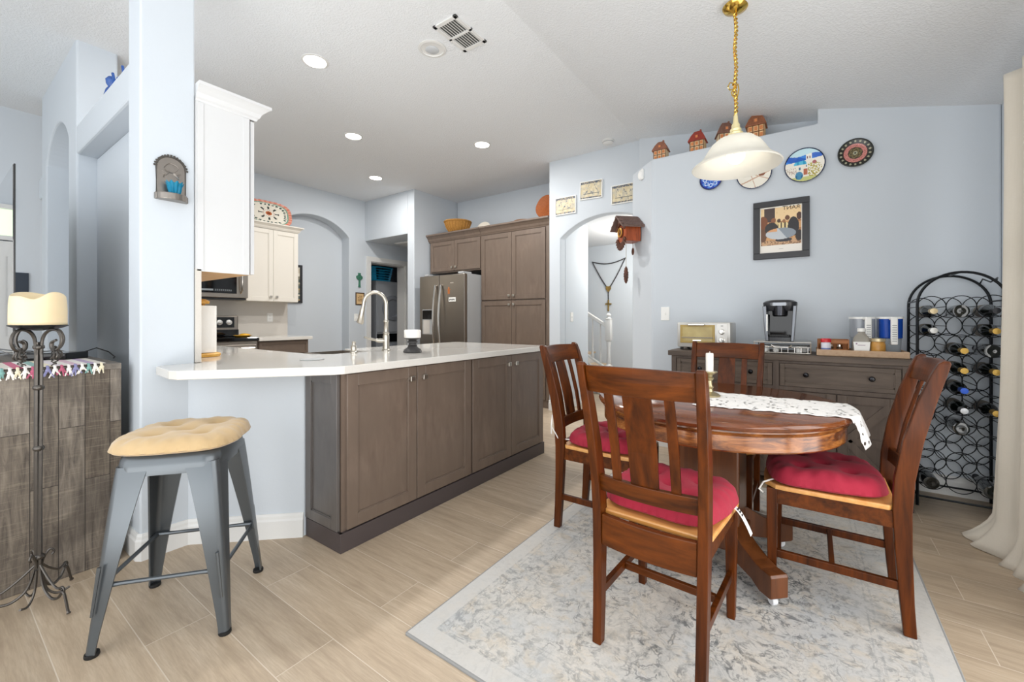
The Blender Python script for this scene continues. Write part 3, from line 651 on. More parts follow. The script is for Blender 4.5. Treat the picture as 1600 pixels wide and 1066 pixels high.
# baskets above the pantry
b = B()
prof = [(0.09, 0), (0.13, 0.03), (0.17, 0.09), (0.20, 0.17), (0.21, 0.185), (0.195, 0.185), (0.16, 0.10), (0.12, 0.035), (0.0, 0.02)]
b.lathe(prof, n=36)
for k in range(24):
    a = 2 * PI * k / 24
    b.tube([(math.cos(a) * r * 1.01, math.sin(a) * r * 1.01, z) for r, z in ((0.13, 0.03), (0.17, 0.09), (0.2, 0.17))], 0.008, 5)
b.tube([(0.205 * math.cos(2 * PI * i / 36), 0.205 * math.sin(2 * PI * i / 36), 0.183) for i in range(36)], 0.012, 6, loop=True)
o = b.build('wicker_bowl', mWicker, None, True, loc=(-4.44, 4.82, 2.447)); tag(o, 'round golden wicker bowl on top of the cabinet over the refrigerator', 'basket')
b = B(); b.box(-4.7, -4.15, 4.68, 5.25, 2.372, 2.446); o = None; b.bm.free()
b = B(); b.lathe([(0.0, 0), (0.13, 0), (0.15, 0.012), (0.145, 0.016), (0.0, 0.008)], n=32)
o = b.build('decorative_plate', mPaintGl if False else M('cream_glaze', '#e6dfd0', 0.3), None, True); o.matrix_world = Matrix.Translation((-4.02, 4.92, 2.46)) @ Matrix.Rotation(1.3, 4, 'X'); tag(o, 'cream plate leaning behind the crown moulding, beside the golden bowl', 'plate')
b = B()
for k in range(14): b.tube([(0.15 * k / 14 * math.cos(2 * PI * i / 36) + 0.004, 0.15 * k / 14 * math.sin(2 * PI * i / 36) * 1.15, 0) for i in range(36)], 0.009, 5, loop=True)
b.lathe([(0.0, -0.004), (0.15, -0.004), (0.15, 0.004), (0, 0.004)], n=36)
o = b.build('wicker_tray', mWickerO, None, True); o.matrix_world = Matrix.Translation((-2.862, 4.80, 2.625)) @ Matrix.Rotation(1.35, 4, 'X') @ Matrix.Rotation(0.2, 4, 'Z'); tag(o, 'round orange wicker tray standing at the end of the pantry top', 'tray')
b = B(); b.lathe([(0.0, 0), (0.10, 0), (0.16, 0.03), (0.155, 0.034), (0.1, 0.01), (0, 0.01)], n=32); b.tube([(0.158 * math.cos(2 * PI * i / 36), 0.158 * math.sin(2 * PI * i / 36), 0.032) for i in range(36)], 0.006, 6, loop=True)
o = b.build('shallow_basket', M('brown_wicker', '#8a6040', 0.7, bump=(120, 0.5)), None, True, loc=(-3.2, 4.82, 2.44)); tag(o, 'shallow brown woven basket lying on top of the pantry', 'basket')
b = B(); b.box(-4.84, -2.72, 4.67, 5.28, 2.371, 2.438)
o = b.build('cabinet_top_riser', mIsland, None, world=True); tag(o, 'flat grey-brown board on top of the pantry cabinets under the baskets', 'board')

# hallway seen through the arch
T = thing('stair_railing', 'white stair railing with turned newel post beyond the hallway arch', 'stair railing', (-2.48, 6.0, 0))
b = B(); s_ = 0.043
b.box(-s_, s_, -s_, s_, 0, 0.45, 0.004); b.lathe([(0.04, 0.45), (0.028, 0.47), (0.034, 0.5), (0.026, 0.58), (0.026, 0.72), (0.036, 0.78), (0.03, 0.8), (0.04, 0.82)], n=20); b.box(-s_, s_, -s_, s_, 0.82, 1.14, 0.006)
b.lathe([(0.05, 1.14), (0.052, 1.15), (0.03, 1.16), (0.022, 1.175), (0.034, 1.19), (0.036, 1.205), (0.02, 1.225), (0, 1.23)], n=20); b.build('newel_post', mTrim, T, True)
b = B(); b.beam((-0.03, 0, 1.04), (-1.1, 0, 1.68), 0.06, 0.05); b.beam((-0.03, 0, 0.40), (-1.1, 0, 1.04), 0.05, 0.03); b.build('handrail', mTrim, T, bevel=0.008)
for k in range(7):
    x = -0.13 - k * 0.13; z0 = 0.42 - (x + 0.03) * 0.598; z1 = 1.02 - (x + 0.03) * 0.598
    b = B(); h = z1 - z0; b.lathe([(0.017, z0), (0.017, z0 + h * 0.22), (0.01, z0 + h * 0.25), (0.016, z0 + h * 0.32), (0.012, z0 + h * 0.5), (0.009, z0 + h * 0.9), (0.012, z1)], (x, 0, 0), 12); b.build('baluster', mTrim, T, True)
T = thing('staircase', 'white painted stair stringer and treads under the hallway railing', 'staircase', (-3.0, 6.4, 0))
b = B()
for k in range(7): b.box(-2.56 - 0.29 * (k + 1), -2.56 - 0.29 * k, 6.08, 6.95, 0, 0.19 * (k + 1) - 0.03)
b.build('riser', mTrim, T, world=True)
b = B()
for k in range(7): b.box(-2.56 - 0.29 * (k + 1), -2.53 - 0.29 * k, 6.08, 6.95, 0.19 * (k + 1) - 0.03, 0.19 * (k + 1), 0.006)
b.build('tread', M('oak_tread', '#cbb394', 0.4), T, world=True)
b = B(); b.prismY([(-2.53, 0), (-2.53, 0.26), (-4.4, 1.50), (-4.4, 1.2), (-2.66, 0)], 6.045, 6.078); b.build('stringer', mTrim, T, world=True)
T = thing('wall_rosary', 'large dark rosary with gold heart and crucifix hung on the hallway wall', 'rosary', (-2.89, 6.98, 1.9))
mBead = M('dark_beads', '#2f2c2e', 0.3); mGold = M('antique_gold', '#a98a4c', 0.35, 0.7)
b = B()
def bez(p, q, n, sag=0): return [(lerp(p[0], q[0], i / n), 0, lerp(p[1], q[1], i / n) - sag * math.sin(PI * i / n)) for i in range(n + 1)]
for P in (bez((-0.30, 0.26), (0.30, 0.28), 26, 0.06), bez((-0.30, 0.26), (-0.03, -0.20), 24, 0.02), bez((0.30, 0.28), (0.03, -0.20), 24, 0.02), bez((0, -0.27), (0, -0.42), 6)):
    b.tube(P, 0.004, 5)
    for q in P: b.ball(q, 0.0115, 5)
b.build('beads', mBead, T, True)
b = B(); b.prismY([(0, -0.29), (0.045, -0.23), (0.04, -0.19), (0.015, -0.18), (0, -0.195), (-0.015, -0.18), (-0.04, -0.19), (-0.045, -0.23)], -0.012, 0.012); b.build('heart_medal', mGold, T)
b = B(); b.box(-0.012, 0.012, -0.01, 0.01, -0.62, -0.42, 0.003); b.box(-0.055, 0.055, -0.01, 0.01, -0.505, -0.48, 0.003); b.build('crucifix', mGold, T)
T = thing('flush_ceiling_light', 'round lit glass ceiling light in the hallway behind the cuckoo clock', 'ceiling light', (-1.80, 5.72, 2.44))
b = B(); b.lathe([(0.17, 0), (0.17, -0.02), (0.16, -0.03)], n=28); b.build('base', mBrass, T, True)
b = B(); b.lathe([(0.155, -0.03), (0.15, -0.06), (0.11, -0.10), (0.0, -0.12)], n=28); b.build('glass_dome', emit('warm_lit_glass', '#ffedd0', 3.0), T, True)
l = bpy.data.lights.new('hall_light', 'POINT'); l.energy = 34; l.shadow_soft_size = 0.15; l.color = (1, 0.95, 0.88); lo = bpy.data.objects.new('hall_light', l); COL.objects.link(lo); lo.location = (-1.95, 5.9, 2.15)

# three certificates over the arch
def f_cert(seed):
    def f(u, v):
        n = hsh(int(u * 40), int(v * 28), seed)
        if v > 0.88 or v < 0.10: return '#4b5566' if n > 0.35 else '#b8a888'
        w = 0.5 + 0.22 * math.sin(u * 21 + seed * 3) + 0.1 * math.sin(u * 47 + seed)
        if 0.15 < u < 0.9 and abs(v - w) < 0.045 and n > 0.25: return '#6b7078'
        if 0.12 < u < 0.88 and abs(v - 0.25 - 0.02 * seed) < 0.02: return '#7d7a70'
        return ['#cdbf9d', '#d7cbac', '#c3bba6'][int(hsh(int(u * 9), int(v * 7), seed) * 3)]
    return f
for i, (xc, zc, rot, lab) in enumerate(((-2.452, 2.528, 0.0, 'lowest painted tile plaque over the hallway arch, nearest the pantry'), (-2.114, 2.663, 0.03, 'middle painted tile plaque, the highest of three over the hallway arch'), (-1.72, 2.55, 0.0, 'painted tile plaque over the hallway arch nearest the dining room'))):
    frame_thing('wall_plaque', lab, 'wall plaque', FACEY(xc, 4.60, zc) @ Matrix.Rotation(rot, 4, 'Y'), 0.285, 0.215, 0.010, 0.02, mWhite, f_cert(i + 1), 56, 42)['group'] = 'painted plaques over the arch'

# motion sensor on the angled wall
A45 = Matrix.Rotation(-PI / 4, 4, 'Z')          # local -y -> (-.707,-.707)
T = thing('motion_sensor', 'white oval motion sensor high on the angled wall', 'motion sensor', (-1.315, 4.012, 2.52))
b = B(); b.box(-0.03, 0.03, -0.02, 0.0, -0.05, 0.05, 0.008); b.ball((0, -0.02, -0.005), 0.035, 10, (0.9, 0.7, 1.4)); bmesh.ops.transform(b.bm, matrix=A45, verts=b.bm.verts); b.build('housing', mWhite, T, True)
# cuckoo clock
T = thing('cuckoo_clock', 'carved wooden cuckoo clock with shingled roof and hanging pine cone weight', 'clock', (-1.385, 4.075, 1.99)); T.rotation_euler = (0, 0, -PI / 4)
mClk = wood('carved_orange_wood', '#7c3717', '#b5562a', 2, 16, 0.4, 0.2, 0.1); mClkD = wood('dark_carved_wood', '#3c1f12', '#6b3a22', 2, 20, 0.5, 0.3)
b = B(); b.box(-0.085, 0.085, -0.17, -0.01, -0.10, 0.06, 0.004); b.prismY([(-0.085, 0.06), (0.085, 0.06), (0, 0.13)], -0.165, -0.01); b.build('case', mClk, T)
b = B()
for s in (-1, 1):
    b.beam((0, -0.11, 0.148), (s * 0.145, -0.11, 0.03), 0.24, 0.014, up=(0, 0, 1)) if False else None
    b.loft([[V(0, y, 0.15), V(0, y, 0.136), V(s * 0.14, y, 0.02), V(s * 0.145, y, 0.034)] for y in (-0.225, 0.0)])
    for k in range(6):
        t0 = k / 6; xa = s * 0.145 * (t0 + 1 / 6); za = lerp(0.15, 0.034, t0 + 1 / 6)
        for j in range(5):
            y0 = -0.225 + j * 0.045 + (0.02 if k % 2 else 0); y1 = min(y0 + 0.042, 0.0)
            xb = s * 0.145 * t0; zb = lerp(0.15, 0.034, t0)
            b.loft([[V(xb, y, zb + 0.002), V(xa, y, za + 0.002), V(xa + s * 0.002, y, za + 0.009), V(xb, y, zb + 0.004)] for y in (y0, y1)])
b.build('shingled_roof', M('shingle_brown', '#7d645b', 0.7, var=(40, '#584540')), T)
b = B(); b.lathe([(0.05, 0), (0.05, 0.01), (0.042, 0.012), (0.0, 0.012)], n=28); b.bm.transform(Matrix.Translation((0, -0.172, -0.01)) @ Matrix.Rotation(PI / 2, 4, 'X')); b.build('dial', mClkD, T, True)
b = B(); b.tube([(0.042 * math.cos(2 * PI * i / 24), -0.186, -0.01 + 0.042 * math.sin(2 * PI * i / 24)) for i in range(24)], 0.005, 6, loop=True)
for k in range(12):
    a = 2 * PI * k / 12; b.box(-0.002, 0.002, -0.187, -0.184, 0.026, 0.036, mat=Matrix.Translation((0, 0, -0.01)) @ Matrix.Rotation(a, 4, 'Y'))
b.beam((0, -0.188, -0.01), (0.012, -0.188, 0.015), 0.003, 0.003); b.beam((0, -0.188, -0.01), (-0.02, -0.188, 0.008), 0.003, 0.003); b.build('dial_ring_and_hands', M('dial_gold', '#d8a54a', 0.4, 0.4), T)
b = B()
for k in range(11):
    a = -PI * 0.08 - PI * 0.84 * k / 10; c = V(0.075 * math.cos(a) * 1.1, -0.18, -0.06 + 0.085 * math.sin(a)); d = V(math.cos(a), 0, math.sin(a)); n = V(-d.z, 0, d.x)
    b.loft([[c - d * 0.03, c - d * 0.005 + n * 0.02, c + d * 0.04, c - d * 0.005 - n * 0.02], [p + V(0, 0.012, 0) for p in (c - d * 0.03, c - d * 0.005 + n * 0.02, c + d * 0.04, c - d * 0.005 - n * 0.02)]])
for s in (-1, 1):
    for k in range(4): c = V(s * (0.03 + 0.02 * k), -0.18, 0.085 - 0.02 * k); b.ball(c, 0.02, 6, (1, 0.5, 1))
b.ball((0, -0.185, 0.08), 0.022, 8, (1, .7, 1.2)); b.build('carved_leaves', mClkD, T, True)
b = B(); b.tube([(0.0, -0.05, -0.10), (0.0, -0.05, -0.17)], 0.002, 5); b.ball((0.0, -0.05, -0.19), 0.03, 8, (0.8, 0.3, 1.2)); b.build('pendulum', mClkD, T, True)
b = B(); b.tube([(-0.045, -0.10, -0.10), (-0.045, -0.10, -0.34)], 0.0018, 5); b.build('chain', mBrassOld, T)
b = B(); c = (-0.045, -0.10, -0.0)
b.lathe([(0.004, -0.33), (0.014, -0.35), (0.02, -0.40), (0.019, -0.44), (0.010, -0.49), (0.002, -0.50)], c, 12)
for k in range(36):
    z = -0.35 - 0.135 * k / 36; a = k * 2.4; r = 0.019 * math.sin(PI * min(1, (0.36 + z + 0.0) / -0.19 + 0.2)); r = max(r, 0.012); b.ball((c[0] + r * math.cos(a), c[1] + r * math.sin(a), z), 0.007, 4, (1, 1, 1.4))
b.build('pine_cone_weight', mClkD, T, True)

# ================================================================ DINING WALL
def plate_thing(name, label, x, z, r, fn, n=56):
    T = thing(name, label, 'plate', (x, 3.878, z), 0, 'decorative plates on the dining wall')
    def g(u, v):
        a, c = (u - 0.5) * 2, (v - 0.5) * 2
        return None if math.hypot(a, c) > 1.0 else fn(a, c)
    b = B(); b.lathe([(0, 0), (r * 0.6, 0), (r, 0.016), (r + 0.003, 0.022), (r - 0.002, 0.024), (r - 0.004, 0.021), (r * 0.6, 0.009), (0, 0.008)], n=48); b.bm.transform(Matrix.Rotation(PI / 2, 4, 'X'))
    T.location.y = 3.879
    b.build('dish', fn.rim, T, True)
    paint_grid('painted_face', 2 * r - 0.008, 2 * r - 0.008, n, n, g, mPaintGl, T, Matrix.Identity(4), surf=lambda u, v: ((u - .5) * (2 * r - .008), -0.0135 - 0.008 * max(0, min(1, (math.hypot(u - .5, v - .5) * 2 - 0.6) / 0.4)), (v - .5) * (2 * r - .008)))
    return T
mNavy = M('navy_glaze', '#1d2c50', 0.2); mDkGl = M('dark_glaze', '#262a26', 0.3)
def f_star(x, y):
    r = math.hypot(x, y); a = math.atan2(y, x)
    if r > 0.9: return '#20308f'
    k = abs(math.cos(4 * a)); 
    if abs(r - (0.45 + 0.3 * k)) < 0.045 or abs(r - (0.7 - 0.3 * k)) < 0.045: return '#cfe0f2'
    if r < 0.2: return '#5a87d8'
    return '#2349b4' if math.sin(8 * a) * math.sin(9 * r) > 0 else '#4f86d6'
f_star.rim = mNavy
def f_village2(x, y):
    if y > 0.55: return '#5f84c4'
    if y > 0.40: return '#dfe6ea' if math.sin(x * 30) > 0 else '#4a4f5a'
    if y > 0.30 and hsh(int(x * 14)) > 0.45: return '#55565e'
    if (x - 0.45) ** 2 + ((y + 0.05) * 1.0) ** 2 < 0.045: return '#8a5a44'
    if abs(y + 0.35 - x * 0.4) < 0.04 or abs(y + 0.1 + x * 0.5) < 0.03 or abs(x + 0.2 + y * 0.3) < 0.02: return '#c8a48a'
    return '#ece7da'
f_village2.rim = mNavy
def f_village(x, y):
    if y > 0.62 + 0.06 * math.sin(4 * x): return '#bfe0ea'
    if y > 0.30 + 0.10 * x:
        if abs(x - 0.22) < 0.15 and y < 0.72: 
            return '#7a4a52' if abs(abs(x - 0.22) - 0.06) < 0.025 and 0.38 < y < 0.52 else '#f1efe6'
        if abs(x - 0.22) < 0.05 and y < 0.84: return '#f1efe6'
        return '#1c5fc4' if math.sin(9 * y + 4 * x) > -0.6 else '#3f8be0'
    if ((x + 0.22) / 0.33) ** 2 + ((y - 0.08) / 0.27) ** 2 < 1 and y > 0.05: return '#58bcdc' if math.sin(20 * x + 5) > -0.3 else '#2c9cc8'
    if ((x + 0.28) / 0.2) ** 2 + ((y + 0.62) / 0.26) ** 2 < 1: return '#4d8fb4' if y > -0.6 or abs(x + .28) < .1 else '#2f6f98'
    if abs(x - 0.05) < 0.11 and -0.6 < y < -0.22: return '#b96a4c'
    if (abs(x + 0.24) < 0.05 and -0.28 < y < -0.1) or (abs(x - 0.1) < 0.035 and -0.12 < y < 0.0): return '#44708e'
    if (x - 0.5) ** 2 + (y - 0.12) ** 2 < 0.012: return '#b06a6a'
    if x > 0.18 and y < 0.12 and math.hypot(x - 0.45, (y + 0.3) * 0.9) < 0.42 and hsh(int(x * 22 + 40), int(y * 22 + 40)) > 0.5: return '#a99a34' if hsh(int(x * 22 + 41), int(y * 22)) > 0.4 else '#c9bf6a'
    if y < -0.72: return '#c9cc86'
    if x < -0.4 and -0.5 < y < -0.08 and hsh(int(x * 20 + 40), int(y * 20 + 40)) > 0.6: return '#c4b2a6'
    return '#f0ece0'
f_village.rim = mNavy
def f_mandala(x, y):
    r = math.hypot(x, y); a = math.atan2(y, x)
    if r > 0.74: return '#23241f' if (r - 0.87) ** 2 + ((a * 9 / PI) % 1 - 0.5) ** 2 * 0.12 > 0.006 else '#a9a68c'
    if r > 0.70: return '#3c2a26'
    if r > 0.44: return '#d98f86' if math.sin(r * 70) * math.sin(a * 30) > -0.3 else '#7c3f3c'
    if r > 0.40: return '#3a2c22'
    if r < 0.07: return '#2a2a24'
    if r < 0.14: return '#a8a78e'
    return '#4b4630' if math.sin(6 * a) * math.sin(r * 30) > 0 else '#7a6a44'
f_mandala.rim = mDkGl
plate_thing('wall_plate', 'small cobalt blue star-patterned plate half hidden by the pendant shade', -0.690, 2.315, 0.085, f_star)
plate_thing('wall_plate', 'white village plate with dark rim directly behind the pendant shade', -0.375, 2.305, 0.122, f_village2)
plate_thing('wall_plate', 'round plate painted with white houses and a blue dome', -0.043, 2.300, 0.125, f_village, 80)
plate_thing('wall_plate', 'dark plate with a pink mandala ring, nearest the window', 0.254, 2.324, 0.098, f_mandala, 72)

def f_poster(u, v):
    if v < 0.16: return '#eee9e0' if not (0.46 < u < 0.56 and 0.07 < v < 0.085) else '#b9b4aa'
    if u < 0.02 or u > 0.98 or v > 0.975: return '#eee9e0'
    w = (v - 0.16) / 0.82; n = hsh(int(u * 40), int(w * 40))
    # table top
    if ((u - 0.5) / 0.36) ** 2 + ((w - 0.30) / 0.15) ** 2 < 1:
        k = u * 0.8 + w * 0.6; return '#8c96a0' if k > 0.62 else ('#d8a070' if w > 0.36 and u < 0.42 else '#c3c8cc')
    for cx, cy, rx, ry, c in ((0.80, 0.46, 0.13, 0.25, '#2c2a2e'), (0.28, 0.44, 0.16, 0.17, '#33302f'), (0.08, 0.62, 0.11, 0.17, '#7e4a2c'), (0.07, 0.30, 0.10, 0.20, '#6b4a34'), (0.93, 0.72, 0.06, 0.10, '#4f3328'), (0.33, 0.66, 0.06, 0.07, '#8d5b3c'), (0.66, 0.70, 0.055, 0.065, '#6a4630'), (0.58, 0.62, 0.04, 0.05, '#9c6a48'), (0.46, 0.64, 0.045, 0.05, '#4c3a30'), (0.93, 0.22, 0.09, 0.14, '#332a28'), (0.57, 0.13, 0.2, 0.05, '#3b3a3e')):
        if ((u - cx) / rx) ** 2 + ((w - cy) / ry) ** 2 < 1: return c
    if ((u - 0.56) / 0.14) ** 2 + ((w - 0.50) / 0.10) ** 2 < 1: return '#e8d49c' if math.sin(u * 70) > -0.2 else '#5a4a3a'
    if ((u - 0.42) / 0.08) ** 2 + ((w - 0.56) / 0.09) ** 2 < 1: return '#d8bd88'
    if w > 0.62 and 0.10 < u < 0.36: return '#4c3c38'
    if w > 0.62: return '#efd0a0' if n > 0.06 else '#e6c795'
    if w < 0.14: return '#c9a27c' if n > 0.4 else '#8a6a50'
    return '#d2a06c' if hsh(int(u * 14), int(w * 12)) > 0.5 else '#a8754a'
T = frame_thing('framed_poster', 'black framed sepia poster of people around a table on the dining wall', 'framed poster', FACEY(-0.195, 3.88, 1.837), 0.367, 0.45, 0.046, 0.028, mFrameBlk, f_poster, 96, 110)
b = B(); text_bm(b, 'RANT', 0.042, Matrix.Translation((0.068, -0.0165, 0.158)) @ Matrix.Rotation(PI, 4, 'Z') @ Matrix.Rotation(PI / 2, 4, 'X')); b.build('mirrored_lettering', M('poster_ink', '#4a3a2c', 0.6), T)

# little half-timbered houses on the ledge
def house(label, x, y, w, h, roofc, wallc, trimc, rz=0.0, tall=0.55):
    T = thing('model_house', label, 'model house', (x, y, 2.601), rz, 'model houses on the plant ledge')
    d = w * 0.8; hb = h * tall; b = B(); b.box(-w / 2, w / 2, -d / 2, d / 2, 0, hb); b.prismY([(-w * 0.5, hb), (w * 0.5, hb), (w * 0.2, h * 0.93), (-w * 0.2, h * 0.93)], -d * 0.2, d * 0.45); b.build('walls', M('house_wall_' + wallc[1:], wallc, 0.6), T)
    b = B(); R4 = lambda a, c, z: [V(-a, -c, z), V(a, -c, z), V(a, c, z), V(-a, c, z)]
    b.loft([R4(w * 0.60, d * 0.66, hb * 0.93), R4(w * 0.60, d * 0.66, hb * 0.97), R4(w * 0.42, d * 0.40, lerp(hb, h, 0.55)), R4(w * 0.22, d * 0.10, h)])
    b.box(w * 0.14, w * 0.24, -0.01, 0.012, h * 0.88, h * 1.05)
    b.box(-w * 0.13, w * 0.13, -d * 0.56, 0, lerp(hb, h, 0.18), lerp(hb, h, 0.5)); b.build('roof', M('house_roof_' + roofc[1:], roofc, 0.6, var=(90, '#5c3a2e')), T)
    b = B(); mt = M('house_trim_' + trimc[1:], trimc, 0.6); yf = -d / 2 - 0.003
    b.box(-w * 0.47, w * 0.47, yf, yf + 0.004, hb * 0.50, hb * 0.56); b.box(-w * 0.47, w * 0.47, yf, yf + 0.004, hb * 0.92, hb * 0.98)
    for xx in (-0.46, -0.17, 0.17, 0.46): b.box(xx * w - 0.003, xx * w + 0.003, yf - 0.0005, yf + 0.004, 0, hb * 0.92)
    b.build('timber_frame', mt, T)
    wm = M('house_orange', '#d0824c', 0.5)
    for xx, z0, z1, nm in ((-0.31, .62, .86, 'window'), (0.0, .62, .86, 'window'), (0.31, .62, .86, 'window'), (-0.31, .08, .42, 'window'), (0.31, .08, .42, 'window'), (0.0, 0.0, .42, 'door')):
        b = B(); b.box(xx * w - w * 0.085, xx * w + w * 0.085, yf - 0.002, yf + 0.002, hb * z0, hb * z1); b.build(nm, wm, T)
    b = B(); b.box(-w * 0.07, w * 0.07, -d * 0.57, -d * 0.55, lerp(hb, h, 0.22), lerp(hb, h, 0.44)); b.build('window', wm, T)
    return T
house('small model house with cream walls, first on the ledge from the angled wall', -1.14, 4.0, 0.115, 0.185, '#b5765a', '#eed6ad', '#6b4630')
house('model house with a bright red roof on the plant ledge', -0.82, 4.0, 0.12, 0.20, '#c23a2a', '#ecd0a4', '#5c3a24')
house('model house with a steep brown roof partly behind the pendant chain', -0.60, 4.0, 0.125, 0.215, '#98705f', '#f0dab4', '#4e3322', 0.35)
house('largest orange-fronted model house on the ledge, nearest the window', -0.37, 4.0, 0.125, 0.225, '#b8744c', '#eecb98', '#7a4c2a')

# ================================================================ SIDEBOARD AND WHAT STANDS ON IT
mSide = wood('weathered_dark_oak', '#4b3f36', '#685a4e', 0, 10, 0.55, 0.12, bump=0.12); mSideV = wood('weathered_dark_oak_upright', '#493c34', '#63554a', 2, 10, 0.55, 0.12, bump=0.12)
mSideBlk = M('charcoal_side', '#35363a', 0.5)
T = thing('sideboard', 'dark oak sideboard with drawers over barn-style doors', 'sideboard', (-0.2, 3.6, 0))
b = B(); b.box(-0.91, 0.505, 3.375, 3.86, 0.862, 0.90, 0.003); b.build('top', mSide, T, world=True)
b = B(); b.box(-0.885, -0.865, 3.40, 3.85, 0.08, 0.862); b.box(-0.865, 0.47, 3.40, 3.84, 0.08, 0.862); b.build('carcass', mSideV, T, world=True)
b = B(); b.box(0.47, 0.49, 3.385, 3.85, 0.0, 0.862); b.build('side_panel', mSideBlk, T, world=True)
for x, y in ((-0.885, 3.39), (-0.885, 3.80), (0.43, 3.80), (-0.23, 3.39)):
    b = B(); b.box(x, x + 0.05, y, y + 0.05, 0.0, 0.08); b.build('leg', mSideV, T, world=True)
b = B(); 
for x in (-0.885, -0.215, 0.44): b.box(x, x + 0.035, 3.385, 3.40, 0.06, 0.862, 0.001)
b.box(-0.85, 0.44, 3.388, 3.40, 0.665, 0.69); b.box(-0.85, 0.44, 3.388, 3.40, 0.845, 0.862); b.box(-0.85, 0.44, 3.388, 3.40, 0.06, 0.085); b.build('face_frame', mSideV, T, world=True)
mKnob = M('black_nickel_knob', '#2f2f31', 0.2, 0.9)
for x0, x1, knobs in ((-0.845, -0.22, (-0.677, -0.347)), (-0.175, 0.435, (-0.03, 0.30))):
    b = B(); shaker(b, x1 - x0, 0.15, t=0.018, fr=0.028, rec=0.006); b.bm.transform(FACEY(x0, 3.40, 0.692)); d = b.build('drawer', mSide, T, world=True)
    for kx in knobs:
        b = B(); b.lathe([(0.006, 0), (0.006, 0.014), (0.014, 0.018), (0.016, 0.024), (0.012, 0.03), (0, 0.032)], n=16); b.bm.transform(Matrix.Translation((kx + 0.2, 3.382 - 3.6, 0.775)) @ Matrix.Rotation(PI / 2, 4, 'X')); k = b.build('knob', mKnob, d, True)
for x0, x1, s in ((-0.845, -0.535, 1), (-0.53, -0.22, -1), (-0.175, 0.127, 1), (0.133, 0.435, -1)):
    w = x1 - x0; b = B(); shaker(b, w, 0.572, t=0.018, fr=0.05, rec=0.008)
    xa, xb = (0.05, w - 0.05) if s > 0 else (w - 0.05, 0.05)
    b.beam((xa, -0.013, 0.52), (xb, -0.013, 0.29), 0.045, 0.014, up=(0, 1, 0)); b.beam((xb, -0.013, 0.286), (xa, -0.013, 0.05), 0.045, 0.014, up=(0, 1, 0)); b.box(0.05, w - 0.05, -0.018, -0.010, 0.265, 0.31)
    b.bm.transform(FACEY(x0, 3.40, 0.088)); b.build('door', mSideV, T, world=True)
ZS = 0.901
# toaster oven
T = thing('toaster_oven', 'compact silver toaster oven with amber window on the sideboard', 'toaster oven', (-0.68, 3.62, ZS))
mSilv = M('silver_enamel', '#c9c7c2', 0.3, 0.35)
b = B(); b.box(-0.19, 0.19, -0.13, 0.15, 0.02, 0.215, 0.012); b.build('body', mSilv, T, True)
b = B(); b.box(-0.165, 0.085, -0.137, -0.131, 0.055, 0.195, 0.002); b.mi = 1; b.box(-0.148, 0.068, -0.139, -0.137, 0.07, 0.18, 0.001)
b.build('glass_door', [M('amber_glass_frame', '#a58a3e', 0.3), M('amber_glass', '#c8b46a', 0.12, var=(9, '#8c7430'))], T)  # amber is the plain colour of the window glass
b = B(); b.tube([(-0.155, -0.143, 0.10), (0.075, -0.143, 0.10)], 0.0018, 5); b.tube([(-0.155, -0.143, 0.094), (0.075, -0.143, 0.094)], 0.0015, 5); b.box(-0.07, -0.01, -0.146, -0.139, 0.072, 0.08); b.build('rack', mSteelLt, T)
b = B(); b.box(-0.105, 0.015, -0.165, -0.148, 0.19, 0.206, 0.005); b.box(-0.10, -0.09, -0.15, -0.135, 0.19, 0.203); b.box(0.0, 0.01, -0.15, -0.135, 0.19, 0.203); b.build('handle', mSteelLt, T)
b = B(); b.box(0.098, 0.168, -0.134, -0.130, 0.035, 0.205, 0.001); b.build('control_panel', mSilv, T)
for z in (0.145, 0.082):
    b = B(); b.lathe([(0.021, 0), (0.021, 0.004), (0.017, 0.006), (0.016, 0.016), (0, 0.017)], n=20); b.box(-0.003, 0.003, -0.013, 0.013, 0.014, 0.022); b.bm.transform(Matrix.Translation((0.133, -0.134, z)) @ Matrix.Rotation(PI / 2, 4, 'X')); b.build('knob', M('chrome_knob', '#bfbdb8', 0.2, 0.8), T, True)
b = B(); b.box(0.126, 0.142, -0.136, -0.133, 0.186, 0.191); b.build('indicator', mBlack, T)
for x in (-0.16, 0.16):
    for y in (-0.10, 0.12): b = B(); b.cyl((x, y, 0), 0.012, 0.02, 12); b.build('foot', mBlack, T)
# pod drawer and coffee machine
T = thing('coffee_pod_rack', 'chrome wire coffee pod rack under the coffee maker', 'pod rack', (-0.17, 3.63, ZS))
b = B(); b.box(-0.17, 0.17, -0.16, 0.16, 0.075, 0.083, 0.003); b.build('top_shelf', M('pale_grey_top', '#b9b6b0', 0.3, 0.4), T)
b = B()
for x in (-0.165, 0.165):
    for y in (-0.155, 0.155): b.tube([(x, y, 0.004), (x, y, 0.078)], 0.004, 6)
for z in (0.006, 0.045):
    b.tube([(-0.165, -0.155, z), (0.165, -0.155, z), (0.165, 0.155, z), (-0.165, 0.155, z)], 0.0035, 6, loop=True)
for k in range(9): b.tube([(-0.15 + k * 0.0375, -0.155, 0.006), (-0.15 + k * 0.0375, -0.155, 0.045)], 0.002, 5)
b.tube([(-0.06, -0.16, 0.06), (-0.04, -0.175, 0.045), (0.04, -0.175, 0.045), (0.06, -0.16, 0.06)], 0.004, 6); b.build('wire_frame', mSteelLt, T)
for k, (x, y) in enumerate(((-0.10, -0.12), (-0.035, -0.115), (0.10, -0.12), (0.125, -0.05))):
    b = B(); b.lathe([(0.018, 0), (0.023, 0.04), (0.025, 0.042), (0.0, 0.043)], n=18); o = b.build('coffee_pod', mWhite, None, True, loc=(-0.17 + x, 3.63 + y, ZS + 0.011)); tag(o, 'white coffee pod in the wire rack under the coffee maker', 'coffee pod', 'coffee pods in the drawer')
